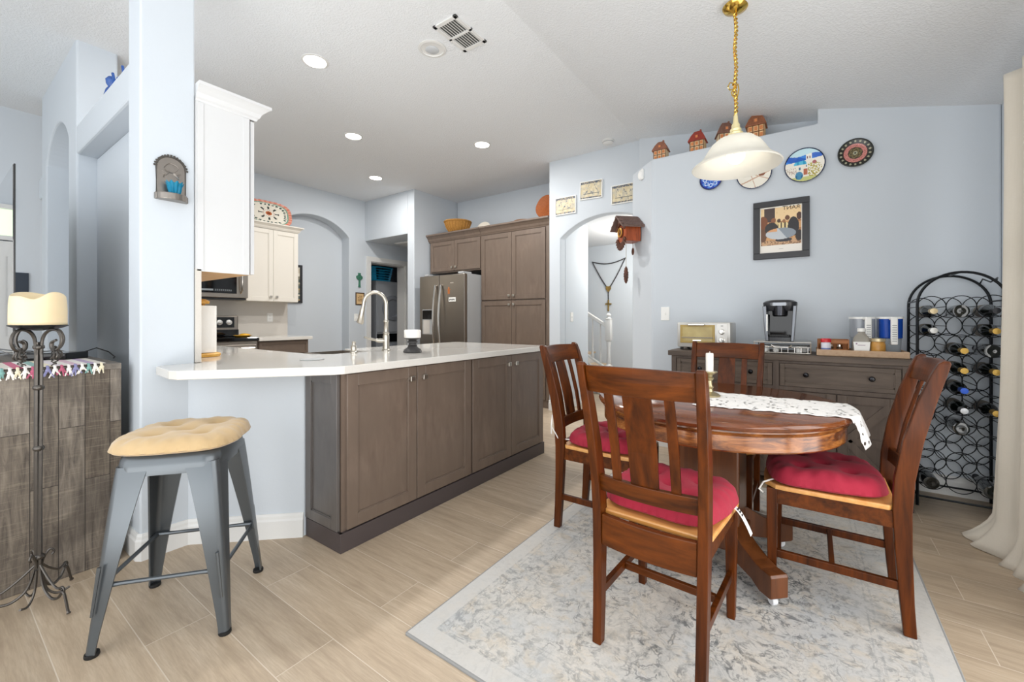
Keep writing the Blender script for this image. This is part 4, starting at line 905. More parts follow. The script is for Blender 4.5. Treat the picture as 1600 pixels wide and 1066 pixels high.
T = thing('coffee_maker', 'black single-serve coffee maker with silver trim on the pod drawer', 'coffee maker', (-0.185, 3.63, ZS + 0.084))
mCof = M('charcoal_plastic', '#2b2c30', 0.3); mCofS = M('smoky_silver', '#8c8f94', 0.25, 0.6)
def rr3(w, d, r, z, y=0, n=5): return [V(x, yy + y, z) for x, yy in rrect(w, d, r, n)]
b = B(); b.loft([rr3(0.165, 0.22, 0.03, 0), rr3(0.168, 0.22, 0.03, 0.028)]); b.loft([rr3(0.168, 0.12, 0.03, 0.028, 0.05), rr3(0.185, 0.12, 0.035, 0.22, 0.05)]); b.loft([rr3(0.175, 0.20, 0.04, 0.215, 0.005), rr3(0.205, 0.225, 0.05, 0.255), rr3(0.207, 0.22, 0.05, 0.275), rr3(0.17, 0.19, 0.05, 0.288), rr3(0.12, 0.13, 0.04, 0.294)]); b.build('body', mCof, T, True)
b = B(); b.lathe([(0.036, 0.175), (0.044, 0.182), (0.048, 0.245), (0.048, 0.262)], (0, -0.068, 0), 28); b.build('brew_head', M('dark_chrome', '#3a3b40', 0.15, 0.8), T, True)
b = B(); b.loft([[V(x * k, -0.118 + y, z) for x, y in rrect(0.105, 0.05, 0.02)] for z, k, in ((0.25, 1.0), (0.262, 1.05), (0.272, 1.0))]); b.build('handle', mCofS, T, True)
for s in (-1, 1):
    b = B(); b.loft([[V(s * 0.086, -0.113, 0.0), V(s * 0.066, -0.113, 0.0), V(s * 0.066, -0.01, 0.0), V(s * 0.086, -0.01, 0.0)], [V(s * 0.103, -0.113, 0.25), V(s * 0.080, -0.113, 0.25), V(s * 0.080, -0.01, 0.25), V(s * 0.103, -0.01, 0.25)]]); b.build('side_trim', M('graphite_silver', '#6e7176', 0.25, 0.7), T, bevel=0.004)
b = B(); b.box(-0.08, 0.08, -0.016, -0.009, 0.03, 0.22, 0.002); b.build('back_plate', mBlackGl, T)
b = B(); b.box(-0.062, 0.062, -0.105, -0.02, 0.03, 0.042, 0.004)
for k in range(9): b.box(-0.05 + k * 0.0125, -0.046 + k * 0.0125, -0.10, -0.03, 0.042, 0.044)
b.build('drip_tray', mBlack, T)
b = B(); b.box(-0.080, -0.070, -0.117, -0.114, 0.07, 0.19, 0.002); b.build('level_window', mWhite, T)
# wooden tray
T = thing('wooden_tray', 'long whitewashed mango-wood tray at the end of the sideboard', 'tray', (0.255, 3.60, ZS))
mMango = M('whitewashed_mango', '#cbb093', 0.7, var=(45, '#a8876a'), bump=(60, 0.4))
b = B(); b.box(-0.225, 0.225, -0.15, 0.15, 0, 0.008); b.build('bottom', mMango, T)
b = B(); b.box(-0.228, 0.228, -0.155, -0.14, 0, 0.04, 0.004); b.box(-0.228, 0.228, 0.14, 0.155, 0, 0.04, 0.004); b.box(-0.228, -0.213, -0.14, 0.14, 0, 0.04, 0.004); b.box(0.213, 0.228, -0.14, 0.14, 0, 0.04, 0.004); b.build('rim', mMango, T)
ZR = ZS + 0.009
T = thing('wooden_crate', 'small open orange-brown wooden caddy in the tray', 'caddy', (0.118, 3.62, ZR))
mCr = wood('caddy_wood', '#8f5527', '#b9763c', 0, 12, 0.5, 0.15)
b = B(); b.box(-0.085, 0.085, -0.05, 0.05, 0, 0.006); b.box(-0.085, 0.085, 0.044, 0.05, 0, 0.095); b.box(-0.085, 0.085, -0.05, -0.044, 0, 0.03); b.box(-0.085, -0.079, -0.05, 0.05, 0, 0.095); b.box(0.079, 0.085, -0.05, 0.05, 0, 0.095); b.box(-0.085, 0.085, -0.052, -0.044, 0.068, 0.09); b.build('box', mCr, T)
mGl = M('clear_glass', '#e9efef', 0.03, Transmission_Weight=0.9, IOR=1.35)
for i, x in enumerate((0.105, 0.155)):
    T = thing('spice_jar', 'tiny glass spice jar with silver lid in the wooden caddy', 'jar', (x, 3.615, ZR + 0.007), 0, 'spice jars in the caddy')
    b = B(); b.lathe([(0.017, 0), (0.017, 0.035), (0.012, 0.04)], n=16); b.build('glass', M('spice_%d' % i, '#5a4634', 0.2), T, True); b = B(); b.lathe([(0.015, 0.038), (0.015, 0.052), (0, 0.053)], n=16); b.build('lid', mSteelLt, T, True)
T = thing('seasoning_jar', 'small white seasoning jar with a bright red lid in the tray', 'jar', (0.078, 3.51, ZR))
b = B(); b.lathe([(0.026, 0), (0.027, 0.004), (0.027, 0.072), (0.024, 0.078)], n=24); b.build('jar_body', M('label_white', '#d8d6e2', 0.4), T, True)
b = B(); b.lathe([(0.0275, 0.012), (0.0277, 0.03), (0.0275, 0.04)], n=24, caps=False); b.build('label_band', M('label_blue', '#6f7fb4', 0.4), T, True)
b = B(); b.lathe([(0.029, 0.078), (0.029, 0.098), (0.026, 0.102), (0, 0.102)], n=24); b.build('lid', M('red_lid', '#c8202c', 0.3), T, True)
T = thing('plastic_bottle', 'wide-shouldered clear bottle with white cap and blank-looking label in the tray', 'bottle', (0.262, 3.53, ZR))
b = B(); b.loft([[V(x, y, z) for x, y in rrect(w, d, r)] for w, d, r, z in ((0.088, 0.06, 0.02, 0), (0.09, 0.062, 0.02, 0.01), (0.09, 0.062, 0.02, 0.085), (0.075, 0.055, 0.02, 0.115), (0.035, 0.034, 0.015, 0.14), (0.032, 0.032, 0.014, 0.15))]); b.build('body', M('frosted_pet', '#cfc9bd', 0.15, Transmission_Weight=0.6, IOR=1.3), T, True)
b = B(); b.prismY([(-0.035, 0.005), (0.035, 0.005), (0.042, 0.085), (-0.042, 0.085)], -0.0345, -0.0325); b.mi = 1; b.box(-0.02, 0.018, -0.0350, -0.0345, 0.062, 0.066); b.box(-0.03, -0.022, -0.0350, -0.0345, 0.068, 0.078); b.build('label', [mWhite, M('faint_print', '#a08a9c', 0.5)], T)
b = B(); b.lathe([(0.021, 0.15), (0.021, 0.17), (0.019, 0.172), (0, 0.172)], n=20); b.build('cap', mWhite, T, True)
T = thing('sugar_jar', 'round glass jar of brown sugar with a gold lid in the tray', 'jar', (0.343, 3.525, ZR))
b = B(); b.lathe([(0.034, 0), (0.038, 0.006), (0.038, 0.07), (0.032, 0.088)], n=24); b.build('contents', M('brown_sugar', '#cf9a4a', 0.35, var=(70, '#b5803a')), T, True)
b = B(); b.lathe([(0.037, 0.089), (0.037, 0.108), (0, 0.109)], n=24); b.build('lid', M('pale_gold_lid', '#cdbd98', 0.35, 0.5), T, True)
mBlueP = M('blue_tinted_plastic', '#1f52b8', 0.12, Transmission_Weight=0.25, IOR=1.3)
def pitcher(label, x, y, resc, rz):
    T = thing('water_pitcher', label, 'water pitcher', (x, y, ZR), rz, None)
    b = B(); b.loft([[V(px, py, z) for px, py in rrect(w, d, 0.03)] for w, d, z in ((0.10, 0.10, 0), (0.105, 0.12, 0.10), (0.11, 0.13, 0.225))]); b.build('jug', M('clear_plastic_' + resc.name[:4], '#cdd6dc', 0.12, Transmission_Weight=0.55, IOR=1.2), T, True)
    b = B(); b.loft([[V(px, py, z) for px, py in rrect(w, d, 0.03)] for w, d, z in ((0.095, 0.115, 0.105), (0.113, 0.135, 0.11), (0.115, 0.138, 0.232))]); b.build('reservoir', resc, T, True)
    b = B(); b.loft([[V(px, py, z) for px, py in rrect(0.12, 0.145, 0.03)] for z in (0.232, 0.245)]); b.build('lid', mWhite, T, True)
    b = B(); b.box(-0.017, 0.017, -0.125, -0.105, 0.07, 0.235, 0.006); b.box(-0.017, 0.017, -0.125, -0.06, 0.225, 0.243, 0.006); b.box(-0.012, 0.012, -0.11, -0.05, 0.07, 0.082, 0.004); b.build('handle', mWhite, T)
    b = B()
    for k in range(8): b.box(-0.011, 0.011, -0.127, -0.125, 0.09 + k * 0.014, 0.096 + k * 0.014)
    b.build('grip_ridges', mGrey, T)
    return T
pitcher('clear water filter pitcher with white handle standing behind the bottle', 0.275, 3.665, M('pale_reservoir', '#b8bec6', 0.15, Transmission_Weight=0.3), 0.2)
pitcher('water filter pitcher with a deep blue reservoir and white handle', 0.413, 3.655, mBlueP, 0.08)
# ================================================================ RUG, TABLE, CHAIRS
def rug_mat():
    t = NT('distressed_rug'); v = t.coords()
    def mir(vec):   # oriental layout repeats about the long axis
        s = t.n('ShaderNodeSeparateXYZ'); t.l(vec, s.inputs[0]); ax = t.math('ABSOLUTE', s.outputs[0]); ay = t.math('ABSOLUTE', s.outputs[1]); return ax, ay
    ax, ay = mir(v)
    cm = t.n('ShaderNodeCombineXYZ'); t.l(ax, cm.inputs[0]); t.l(ay, cm.inputs[1])
    wn = t.n('ShaderNodeTexNoise'); wn.inputs['Scale'].default_value = 7; wn.inputs['Detail'].default_value = 4; t.l(cm.outputs[0], wn.inputs['Vector'])
    wv = t.n('ShaderNodeVectorMath', operation='MULTIPLY_ADD'); t.l(wn.outputs['Color'], wv.inputs[0]); wv.inputs[1].default_value = (0.12, 0.12, 0); t.l(cm.outputs[0], wv.inputs[2])
    def contour(scale, lo, w, seed, detail=3):
        ad = t.n('ShaderNodeVectorMath', operation='ADD'); t.l(wv.outputs[0], ad.inputs[0]); ad.inputs[1].default_value = (seed, seed * 1.7, 0)
        n = t.noise(ad.outputs[0], scale, detail, 0.55, 0.4); return t.ramp(t.math('ABSOLUTE', t.math('SUBTRACT', n, lo)), [(w * 0.4, 1.0), (w, 0.0)])
    c1 = contour(7, 0.5, 0.022, 0.0); c2 = contour(13, 0.47, 0.03, 3.1); c3 = contour(30, 0.53, 0.04, 7.7)
    blot = t.ramp(t.noise(wv.outputs[0], 19, 4, 0.65, 0.6), [(0.56, 0.0), (0.60, 1.0)])
    breakup = t.ramp(t.noise(v, 34, 5, 0.7), [(0.40, 0.0), (0.56, 1.0)])
    zone = t.ramp(t.noise(v, 4.2, 4, 0.6), [(0.38, 0.3), (0.56, 1.0)])
    rr = t.math('SQRT', t.math('ADD', t.math('MULTIPLY', t.math('MULTIPLY', ax, ax), 2.6), t.math('MULTIPLY', ay, ay)))
    med = t.ramp(rr, [(0.45, 1.0), (1.15, 0.5)])
    pat = t.math('MAXIMUM', t.math('MAXIMUM', c1, t.math('MULTIPLY', c2, 0.85)), t.math('MAXIMUM', t.math('MULTIPLY', c3, 0.55), t.math('MULTIPLY', blot, 0.8)))
    m = t.math('MULTIPLY', t.math('MULTIPLY', pat, breakup), t.math('MULTIPLY', zone, med)); wear2 = breakup
    base = t.mix(t.ramp(t.noise(v, 3.2, 4, 0.6), [(0.38, 0.0), (0.65, 1.0)]), '#cdc8c0', '#babcbd')
    base = t.mix(t.ramp(t.noise(wv.outputs[0], 12, 5, 0.65), [(0.5, 0.0), (0.62, 0.75)]), base, '#c9bfb0')
    base = t.mix(t.ramp(t.noise(v, 60, 4, 0.7), [(0.42, 0.0), (0.62, 0.35)]), base, '#a9aaa8')
    c = t.mix(t.math('MINIMUM', m, 1.0), base, '#4b5054')
    # border bands: distance to the rug edge
    dx = t.math('SUBTRACT', 0.7975, ax); dy = t.math('SUBTRACT', 1.14, ay); d = t.math('MINIMUM', dx, dy)
    def band(a, w): return t.math('LESS_THAN', t.math('ABSOLUTE', t.math('SUBTRACT', d, a)), w)
    bb = t.math('MAXIMUM', t.math('MAXIMUM', band(0.085, 0.004), band(0.105, 0.003)), t.math('MAXIMUM', band(0.20, 0.004), band(0.22, 0.003)))
    c = t.mix(t.math('MULTIPLY', bb, t.math('MULTIPLY', wear2, 0.55)), c, '#9b9c9c')
    edge = t.math('LESS_THAN', d, 0.08); c = t.mix(t.math('MULTIPLY', edge, 0.75), c, '#c3c1bd')
    c = t.mix(t.math('MULTIPLY', t.math('LESS_THAN', d, 0.008), 1.0), c, '#8f8f8e')
    t.col(c); t.set(Roughness=0.95); t.bump(t.noise(v, 500, 2), 0.25, 0.002); return t.m
b = B(); b.loft([[V(x, y, z) for x, y in rrect(w, h, 0.01)] for w, h, z in ((1.595, 2.28, 0), (1.595, 2.28, 0.005), (1.588, 2.273, 0.008))])
o = b.build('area_rug', rug_mat(), None, loc=(-0.4025, 2.16, 0.0005)); tag(o, 'pale grey distressed oriental rug under the dining table', 'rug')
ZG = 0.0085

def oak(name, stops, scale, rough, axis=0, st=0.12, coat=0.4):
    t = NT(name); sc = [1, 1, 1]; sc[axis] = st; v = t.coords(tuple(sc)); f = t.noise(v, scale, 6, 0.65, 0.9)
    t.col(t.ramp(f, stops)); t.set(Roughness=rough); t.b.inputs['Coat Weight'].default_value = coat; t.b.inputs['Coat Roughness'].default_value = 0.1
    t.bump(t.noise(v, scale * 4, 3), 0.05, 0.002); return t.m
mTop = oak('glossy_oak_top', [(0.25, '#4a2412'), (0.5, '#6b3a1d'), (0.75, '#87502b')], 15, 0.13)
mRim = oak('worn_oak_rim', [(0.25, '#2f1b10'), (0.42, '#5c3116'), (0.56, '#93592a'), (0.75, '#b9854c')], 7, 0.22, 2, 5.0)
mPed = oak('oak_pedestal', [(0.3, '#45240f'), (0.7, '#6d3d1c')], 14, 0.35, 2, 0.12, 0.2)
TC = (-0.39, 2.23)
T = thing('dining_table', 'round antique oak pedestal dining table on the rug', 'table', (TC[0], TC[1], ZG))
b = B(); b.lathe([(0.49, 0.722), (0.528, 0.722), (0.536, 0.728), (0.54, 0.738), (0.536, 0.748), (0.528, 0.753), (0.0, 0.753)], n=96, caps=False); b.build('table_top', mTop, T, True)
b = B(); b.lathe([(0.49, 0.645), (0.505, 0.638), (0.512, 0.645), (0.512, 0.70), (0.518, 0.706), (0.512, 0.712), (0.512, 0.7225), (0.49, 0.7225)], n=96, caps=False); b.build('apron', mRim, T, True)
b = B(); b.box(-0.30, 0.30, -0.035, 0.035, 0.66, 0.722); b.box(-0.035, 0.035, -0.30, 0.30, 0.66, 0.721); b.box(-0.13, 0.13, -0.13, 0.13, 0.14, 0.70, 0.01)
for s in (-1, 1):
    for z0, z1 in ((0.20, 0.42), (0.45, 0.66)):
        pass
b.box(-0.15, 0.15, -0.15, 0.15, 0.10, 0.17, 0.012); b.box(-0.145, 0.145, -0.145, 0.145, 0.62, 0.66, 0.01); b.build('pedestal', mPed, T)
for k in range(4):
    a = PI / 4 + k * PI / 2; R = Matrix.Rotation(a, 4, 'Z')
    b = B(); b.prismY([(0.10, 0.10), (0.10, 0.235), (0.16, 0.225), (0.24, 0.175), (0.31, 0.145), (0.355, 0.135), (0.405, 0.135), (0.41, 0.125), (0.41, 0.045), (0.40, 0.04), (0.345, 0.04), (0.30, 0.062), (0.22, 0.075)], -0.038, 0.038); b.bm.transform(R); f = b.build('foot', mPed, T, bevel=0.004)
    b = B(); b.cyl((0.375, 0, 0.018), 0.008, 0.025, 10); b.lathe([(0.0, -0.011), (0.015, -0.011), (0.017, -0.008), (0.017, 0.008), (0.015, 0.011), (0, 0.011)], n=20, mat=Matrix.Translation((0.375, 0, 0.0175)) @ Matrix.Rotation(PI / 2, 4, 'X')); b.bm.transform(R); b.build('caster', M('white_caster', '#e4e6ea', 0.3) if k == 0 else bpy.data.materials['white_caster'], f)

def chair_proto():
    T = thing('dining_chair', 'x', 'chair')
    for s in (-1, 1):
        # rear post: straight to the seat, then raked back; slightly splayed
        prof = [(0.0, 0.170, -0.222, 0.032, 0.036), (0.12, 0.171, -0.213, 0.032, 0.040), (0.30, 0.173, -0.204, 0.032, 0.047), (0.44, 0.175, -0.200, 0.032, 0.054), (0.56, 0.178, -0.206, 0.031, 0.056), (0.70, 0.183, -0.228, 0.030, 0.054), (0.84, 0.187, -0.262, 0.029, 0.048), (0.94, 0.190, -0.292, 0.028, 0.040), (0.978, 0.191, -0.305, 0.027, 0.032), (0.988, 0.191, -0.311, 0.022, 0.016)]
        b = B(); secs = []
        for z, x, y, w, d in prof: secs.append([V(s * x - w / 2, y - d / 2, z), V(s * x + w / 2, y - d / 2, z), V(s * x + w / 2, y + d / 2, z), V(s * x - w / 2, y + d / 2, z)])
        b.loft(secs); b.build('leg', mCherry, T, bevel=0.0035)
        b = B(); b.loft([[V(s * 0.172 - w / 2, 0.198 - w / 2, z), V(s * 0.172 + w / 2, 0.198 - w / 2, z), V(s * 0.172 + w / 2, 0.198 + w / 2, z), V(s * 0.172 - w / 2, 0.198 + w / 2, z)] for z, w in ((0, 0.028), (0.30, 0.037), (0.438, 0.038))]); b.build('leg', mCherry, T, bevel=0.003)
    def ypost(z):
        pts = [(0.44, -0.200), (0.56, -0.206), (0.70, -0.228), (0.84, -0.262), (0.94, -0.292), (0.978, -0.305)]
        for (a, ya), (c, yc) in zip(pts, pts[1:]):
            if z <= c: return lerp(ya, yc, (z - a) / (c - a))
        return -0.305
    def curve(x, z, k=0.028): return ypost(z) - k * (1 - (x / 0.175) ** 2)
    b = B(); secs = []
    for i in range(17):
        x = -0.176 + 0.352 * i / 16; zt = 0.978 + 0.004 * math.cos(x * 9); z0 = 0.888
        secs.append([V(x, curve(x, z0) - 0.010, z0), V(x, curve(x, z0) + 0.010, z0), V(x, curve(x, 0.93) + 0.011, 0.935), V(x, curve(x, 0.97) + 0.009, zt), V(x, curve(x, 0.97) - 0.009, zt), V(x, curve(x, 0.93) - 0.012, 0.935)])
    b.loft(secs); b.build('top_rail', mCherryT, T, bevel=0.003)
    b = B(); secs = []
    for i in range(13):
        x = -0.166 + 0.332 * i / 12; secs.append([V(x, curve(x, .54, .02) - 0.011, 0.532), V(x, curve(x, .54, .02) + 0.011, 0.532), V(x, curve(x, .59, .02) + 0.011, 0.588), V(x, curve(x, .59, .02) - 0.011, 0.588)])
    b.loft(secs); b.build('lower_rail', mCherryT, T, bevel=0.003)
    for xc, w in ((-0.098, 0.030), (0.0, 0.092), (0.098, 0.030)):
        b = B(); secs = []
        for i in range(9):
            z = lerp(0.586, 0.892, i / 8); k = 0.022; y = curve(xc, z, lerp(0.02, 0.028, i / 8)); ww = w * (1 + 0.04 * math.sin(PI * i / 8))
            secs.append([V(xc - ww / 2, y - 0.005, z), V(xc + ww / 2, y - 0.005, z), V(xc + ww / 2, y + 0.005, z), V(xc - ww / 2, y + 0.005, z)])
        b.loft(secs); b.build('slat', mCherry, T, bevel=0.0015)
    b = B(); secs = []
    for i in range(11):
        x = -0.158 + 0.316 * i / 10; y = -0.212 - 0.016 * (1 - (x / 0.158) ** 2); secs.append([V(x, y - 0.011, 0.345), V(x, y + 0.011, 0.345), V(x, y + 0.011, 0.452), V(x, y - 0.011, 0.452)])
    b.loft(secs); b.build('rear_apron', mCherryT, T, bevel=0.004)
    b = B(); b.box(-0.155, 0.155, 0.187, 0.207, 0.375, 0.438, 0.002)
    for s in (-1, 1): b.beam((s * 0.172, -0.19, 0.407), (s * 0.172, 0.19, 0.407), 0.020, 0.062)
    b.build('seat_apron', mCherryT, T)
    # seat board
    out = []
    for i in range(41):
        u = -1 + 2 * i / 40; out.append((u * 0.2, 0.215 + 0.022 * (1 - abs(u) ** 2.4) - (0.03 * max(0, abs(u) - 0.8) / 0.2) ** 1))
    poly = [(-0.157, -0.19), (0.157, -0.19), (0.190, -0.165), (0.198, 0.0), (0.204, 0.15)] + [(x, y) for x, y in out[::-1]] + [(-0.204, 0.15), (-0.198, 0.0), (-0.190, -0.165)]
    b = B(); b.prism(poly, 0.4385, 0.458); b.build('seat', mSeat, T, bevel=0.005)
    for s in (-1, 1):
        b = B(); b.beam((s * 0.171, -0.200, 0.170), (s * 0.172, 0.190, 0.170), 0.018, 0.030); b.build('stretcher', mCherry, T, bevel=0.002)
    b = B(); b.beam((-0.162, 0.0, 0.170), (0.162, 0.0, 0.170), 0.018, 0.026); b.build('stretcher', mCherryT, T, bevel=0.002)
    return T
ch0 = chair_proto()
def cushion_mesh(b, w, d, h, tufts, seed, n=50, taper=0.0, sag=0.016, power=4.2):
    rows = []; rnd = random.Random(seed); ph = [rnd.uniform(0, 6) for _ in range(6)]
    def P(u, v, top):
        r = (abs(u) ** power + abs(v) ** power) ** (1 / power)
        k = 1.0
        ang = math.atan2(v, u)
        x = u * w / 2 * (1 + taper * v) * (1 + 0.012 * math.sin(5 * ang + ph[0]) + 0.008 * math.sin(11 * ang + ph[1])); y = v * d / 2 * (1 + 0.012 * math.sin(6 * ang + ph[2]))
        e = max(0.0, 1 - min(1, r) ** 6.0) ** 0.5
        if top:
            z = h * e
            for tx, ty in tufts:
                q = math.hypot((u - tx) * w / 2, (v - ty) * d / 2); z -= (h * 0.42) * math.exp(-(q / 0.022) ** 2) * e + (h * 0.30) * math.exp(-(q / 0.06) ** 2) * e
            z += 0.0035 * math.sin(9 * u + ph[3]) * math.sin(8 * v + ph[4]) * e
            z += 0.0028 * math.sin(22 * ang + ph[5]) * math.exp(-((r - 0.88) / 0.1) ** 2)
            return V(x, y, z + 0.016)
        return V(x, y, 0.016 - 0.016 * max(0, 1 - min(1, r) ** 6) ** 0.5)
    def disk(u, v):     # square grid to superellipse
        a = max(abs(u), abs(v)); 
        if a < 1e-6: return 0, 0
        r = (abs(u) ** power + abs(v) ** power) ** (1 / power); return u * a / r, v * a / r
    for top in (True, False):
        g = [[b.bm.verts.new(P(*disk(-1 + 2 * i / n, -1 + 2 * j / n), top)) for i in range(n + 1)] for j in range(n + 1)]
        for j in range(n):
            for i in range(n): b.bm.faces.new((g[j][i], g[j][i + 1], g[j + 1][i + 1], g[j + 1][i]) if top else (g[j][i], g[j + 1][i], g[j + 1][i + 1], g[j][i + 1]))
    bmesh.ops.remove_doubles(b.bm, verts=b.bm.verts, dist=0.0004)
TUFT = [(-0.42, -0.40), (0.42, -0.40), (-0.42, 0.40), (0.42, 0.40), (0.0, 0.0)]
mTie = M('white_tie', '#e2dfda', 0.8)
def cushion(loc, rz, label, seed, ties=(), carez=False):
    T = thing('seat_cushion', label, 'cushion', loc, rz, 'red cushions on the dining chairs')
    b = B(); cushion_mesh(b, 0.412, 0.40, 0.068, TUFT, seed, taper=0.05); b.build('pad', mRed, T, 'full')
    for p in ties:
        b = B(); b.tube([V(*q) for q in p], 0.0035, 6); b.build('tie', mTie, T, True)
    if carez:
        b = B(); secs = []
        for i in range(8):
            t = i / 7; c = V(0.204 + 0.055 * t, 0.05 - 0.012 * t, 0.012 - 0.075 * t ** 1.6); secs.append([c + V(0, -0.013, 0), c + V(0, 0.013, 0), c + V(0.0012, 0.013, 0.0008), c + V(0.0012, -0.013, 0.0008)])
        b.loft(secs)
        lab = b.build('care_label', mWhite, T)
        b = B()
        for k in range(3): 
            t = 0.16 + 0.13 * k; c = V(0.204 + 0.055 * t + 0.003, 0.05 - 0.012 * t, 0.0125 - 0.075 * t ** 1.6); b.box(c.x - 0.001, c.x + 0.002, c.y - 0.006, c.y + 0.006 - 0.003 * k, c.z - 0.003, c.z + 0.004)
        b.build('care_print', mBlack, lab)
    return T
chairs = [((-0.43, 1.60), -0.05, 'dark cherry dining chair seen from behind, nearest the camera', 'near'),
          ((0.065, 2.225), PI / 2, 'dark cherry dining chair side-on in front of the wine rack', 'rack'),
          ((-0.91, 2.20), -PI / 2, 'dark cherry dining chair on the kitchen island side of the table', 'isl'),
          ((-0.435, 2.66), PI, 'dark cherry dining chair tucked in between the table and sideboard', 'far')]
for i, ((x, y), rz, lab, key) in enumerate(chairs):
    c = ch0 if i == 0 else copy_tree(ch0)
    c.location = (x, y, ZG); c.rotation_euler = (0, 0, rz); c['label'] = lab; c['group'] = 'dining chairs around the table'
def at(i, lx, ly, lz):
    (x, y), rz = chairs[i][0], chairs[i][1]; return (x + lx * math.cos(rz) - ly * math.sin(rz), y + lx * math.sin(rz) + ly * math.cos(rz), lz)
ZCU = ZG + 0.4585
cushion(at(0, 0.0, 0.03, ZCU), chairs[0][1] - 0.03, 'red tufted seat cushion with a dangling white care label, on the nearest chair', 3, carez=True)
cushion(at(1, 0.0, 0.03, ZCU), chairs[1][1] + 0.12, 'plump red tufted cushion on the chair in front of the wine rack', 5, ties=(((-0.13, 0.17, 0.012), (-0.17, 0.22, 0.0), (-0.175, 0.235, -0.03), (-0.15, 0.22, -0.05)),) )
cushion(at(2, 0.0, 0.02, ZCU), chairs[2][1], 'red tufted cushion on the chair beside the kitchen island', 8, ties=(((0.15, -0.17, 0.02), (0.19, -0.23, 0.03), (0.205, -0.26, 0.09), (0.19, -0.265, 0.15), (0.21, -0.26, 0.10), (0.20, -0.265, 0.05)),))
# lace runner with candlestick
def lace():
    t = NT('white_lace'); v = t.coords(); q = t.n('ShaderNodeTexVoronoi', feature='F1'); q.inputs['Scale'].default_value = 42; t.l(v, q.inputs['Vector'])
    n = t.noise(v, 16, 3); hole = t.math('MULTIPLY', t.math('LESS_THAN', q.outputs[0], 0.34), t.math('GREATER_THAN', n, 0.5))
    a = t.math('SUBTRACT', 1.0, hole); t.l(a, t.b.inputs['Alpha']); t.col('#f0eeeb'); t.set(Roughness=0.9); t.bump(t.noise(v, 120, 2), 0.5, 0.003); return t.m
b = B(); NU, NVV = 90, 22; g = []
ztb = ZG + 0.7555; xe = 0.128
for i in range(NU + 1):
    s = -0.43 + 0.69 * i / NU; row = []
    for j in range(NVV + 1):
        v = -1 + 2 * j / NVV; yc = 2.205 + 0.03 * math.sin(s * 3); hw = lerp(0.205, 0.16, i / NU) + 0.008 * math.sin(s * 60) + 0.004 * math.sin(s * 150)
        y = yc + v * hw; dx = math.sqrt(max(0.0, 0.545 ** 2 - (y - TC[1]) ** 2)); edge = TC[0] + dx - 0.004
        if s < edge: p = V(s, y, ztb + 0.0012 * math.sin(s * 40 + v * 5) ** 2)
        else:
            q = s - edge; rr_ = 0.012; a = min(q / rr_, PI / 2 * 0.98); zz = ztb - rr_ * (1 - math.cos(a)) - max(0, q - rr_ * PI / 2 * 0.98) * 0.95; xx = edge + rr_ * math.sin(a) + max(0, q - rr_ * PI / 2) * 0.30 + 0.006 * math.sin(v * 7) * min(1, q * 12)
            p = V(xx, TC[1] + (y - TC[1]) * (1 - 0.35 * min(1, q * 4)), zz)
        row.append(b.bm.verts.new(p))
    g.append(row)
for i in range(NU):
    for j in range(NVV): b.bm.faces.new((g[i][j], g[i + 1][j], g[i + 1][j + 1], g[i][j + 1]))
o = b.build('table_runner', lace(), None, 'full', world=True); sm = o.modifiers.new('t', 'SOLIDIFY'); sm.thickness = 0.0015; sm.offset = 1
tag(o, 'white lace runner hanging over the edge of the dining table', 'table runner')
T = thing('candlestick', 'small aged brass candlestick on the lace runner', 'candlestick', (-0.405, 2.235, ztb + 0.003))
b = B(); b.lathe([(0.048, 0), (0.048, 0.006), (0.035, 0.014), (0.018, 0.022), (0.014, 0.035), (0.019, 0.045), (0.013, 0.055), (0.012, 0.075), (0.018, 0.082), (0.02, 0.088), (0.013, 0.095), (0.016, 0.104), (0.03, 0.112), (0.036, 0.116), (0.034, 0.12), (0.016, 0.119)], n=32); b.build('stem', mBrassOld, T, True)
b = B(); b.lathe([(0.017, 0), (0.0175, 0.08), (0.0165, 0.088), (0.004, 0.09)], n=24); b.tube([(0, 0, 0.088), (0.001, 0, 0.097)], 0.0012, 5); o = b.build('pillar_candle', mWaxW, None, True, loc=(-0.405, 2.235, ztb + 0.1225)); tag(o, 'slim white candle in the brass candlestick', 'candle')

# ================================================================ WINE RACK AND CURTAIN
T = thing('wine_rack', 'tall arched black iron wine rack of interlocking rings in the corner', 'wine rack', (0.718, 3.70, 0.0))
XL, XR, YF, YB = 0.530, 0.906, 3.555, 3.845
for y in (YF, YB):
    b = B(); R = (XR - XL) / 2; pts = [(XL, y, 0.0), (XL, y, 0.4), (XL, y, 1.23)] + [((XL + XR) / 2 - R * math.cos(PI * i / 24), y, 1.23 + R * math.sin(PI * i / 24)) for i in range(1, 24)] + [(XR, y, 1.23), (XR, y, 0.4), (XR, y, 0.0)]
    b.tube(pts, 0.0075, 8); b.tube([(XL, y, 0.06), (XR, y, 0.06)], 0.006, 6); b.build('arched_frame', mIronBlk, T, True, world=True)
b = B()
for x in (XL, XR):
    for z in (0.06, 1.25): b.tube([(x, YF, z), (x, YB, z)], 0.005, 6)
b.tube([(0.72, YF, 1.418), (0.72, YB, 1.418)], 0.004, 6)
b.tube([(0.86, YF, 1.365), (0.875, YF + .05, 1.38), (0.865, YF + .12, 1.36), (0.85, YF + .2, 1.385), (0.86, YB, 1.365)], 0.004, 6)
b.build('cross_bar', mIronBlk, T, True, world=True)
cols = (0.592, 0.718, 0.844); rows_z = [1.215 - 0.1155 * k for k in range(10)]
b = B(); b.tube([(0.0635 * math.cos(2 * PI * i / 32), 0, 0.0635 * math.sin(2 * PI * i / 32)) for i in range(32)], 0.0027, 6, loop=True)
ring0 = b.build('ring', mIronBlk, T, True); first = True
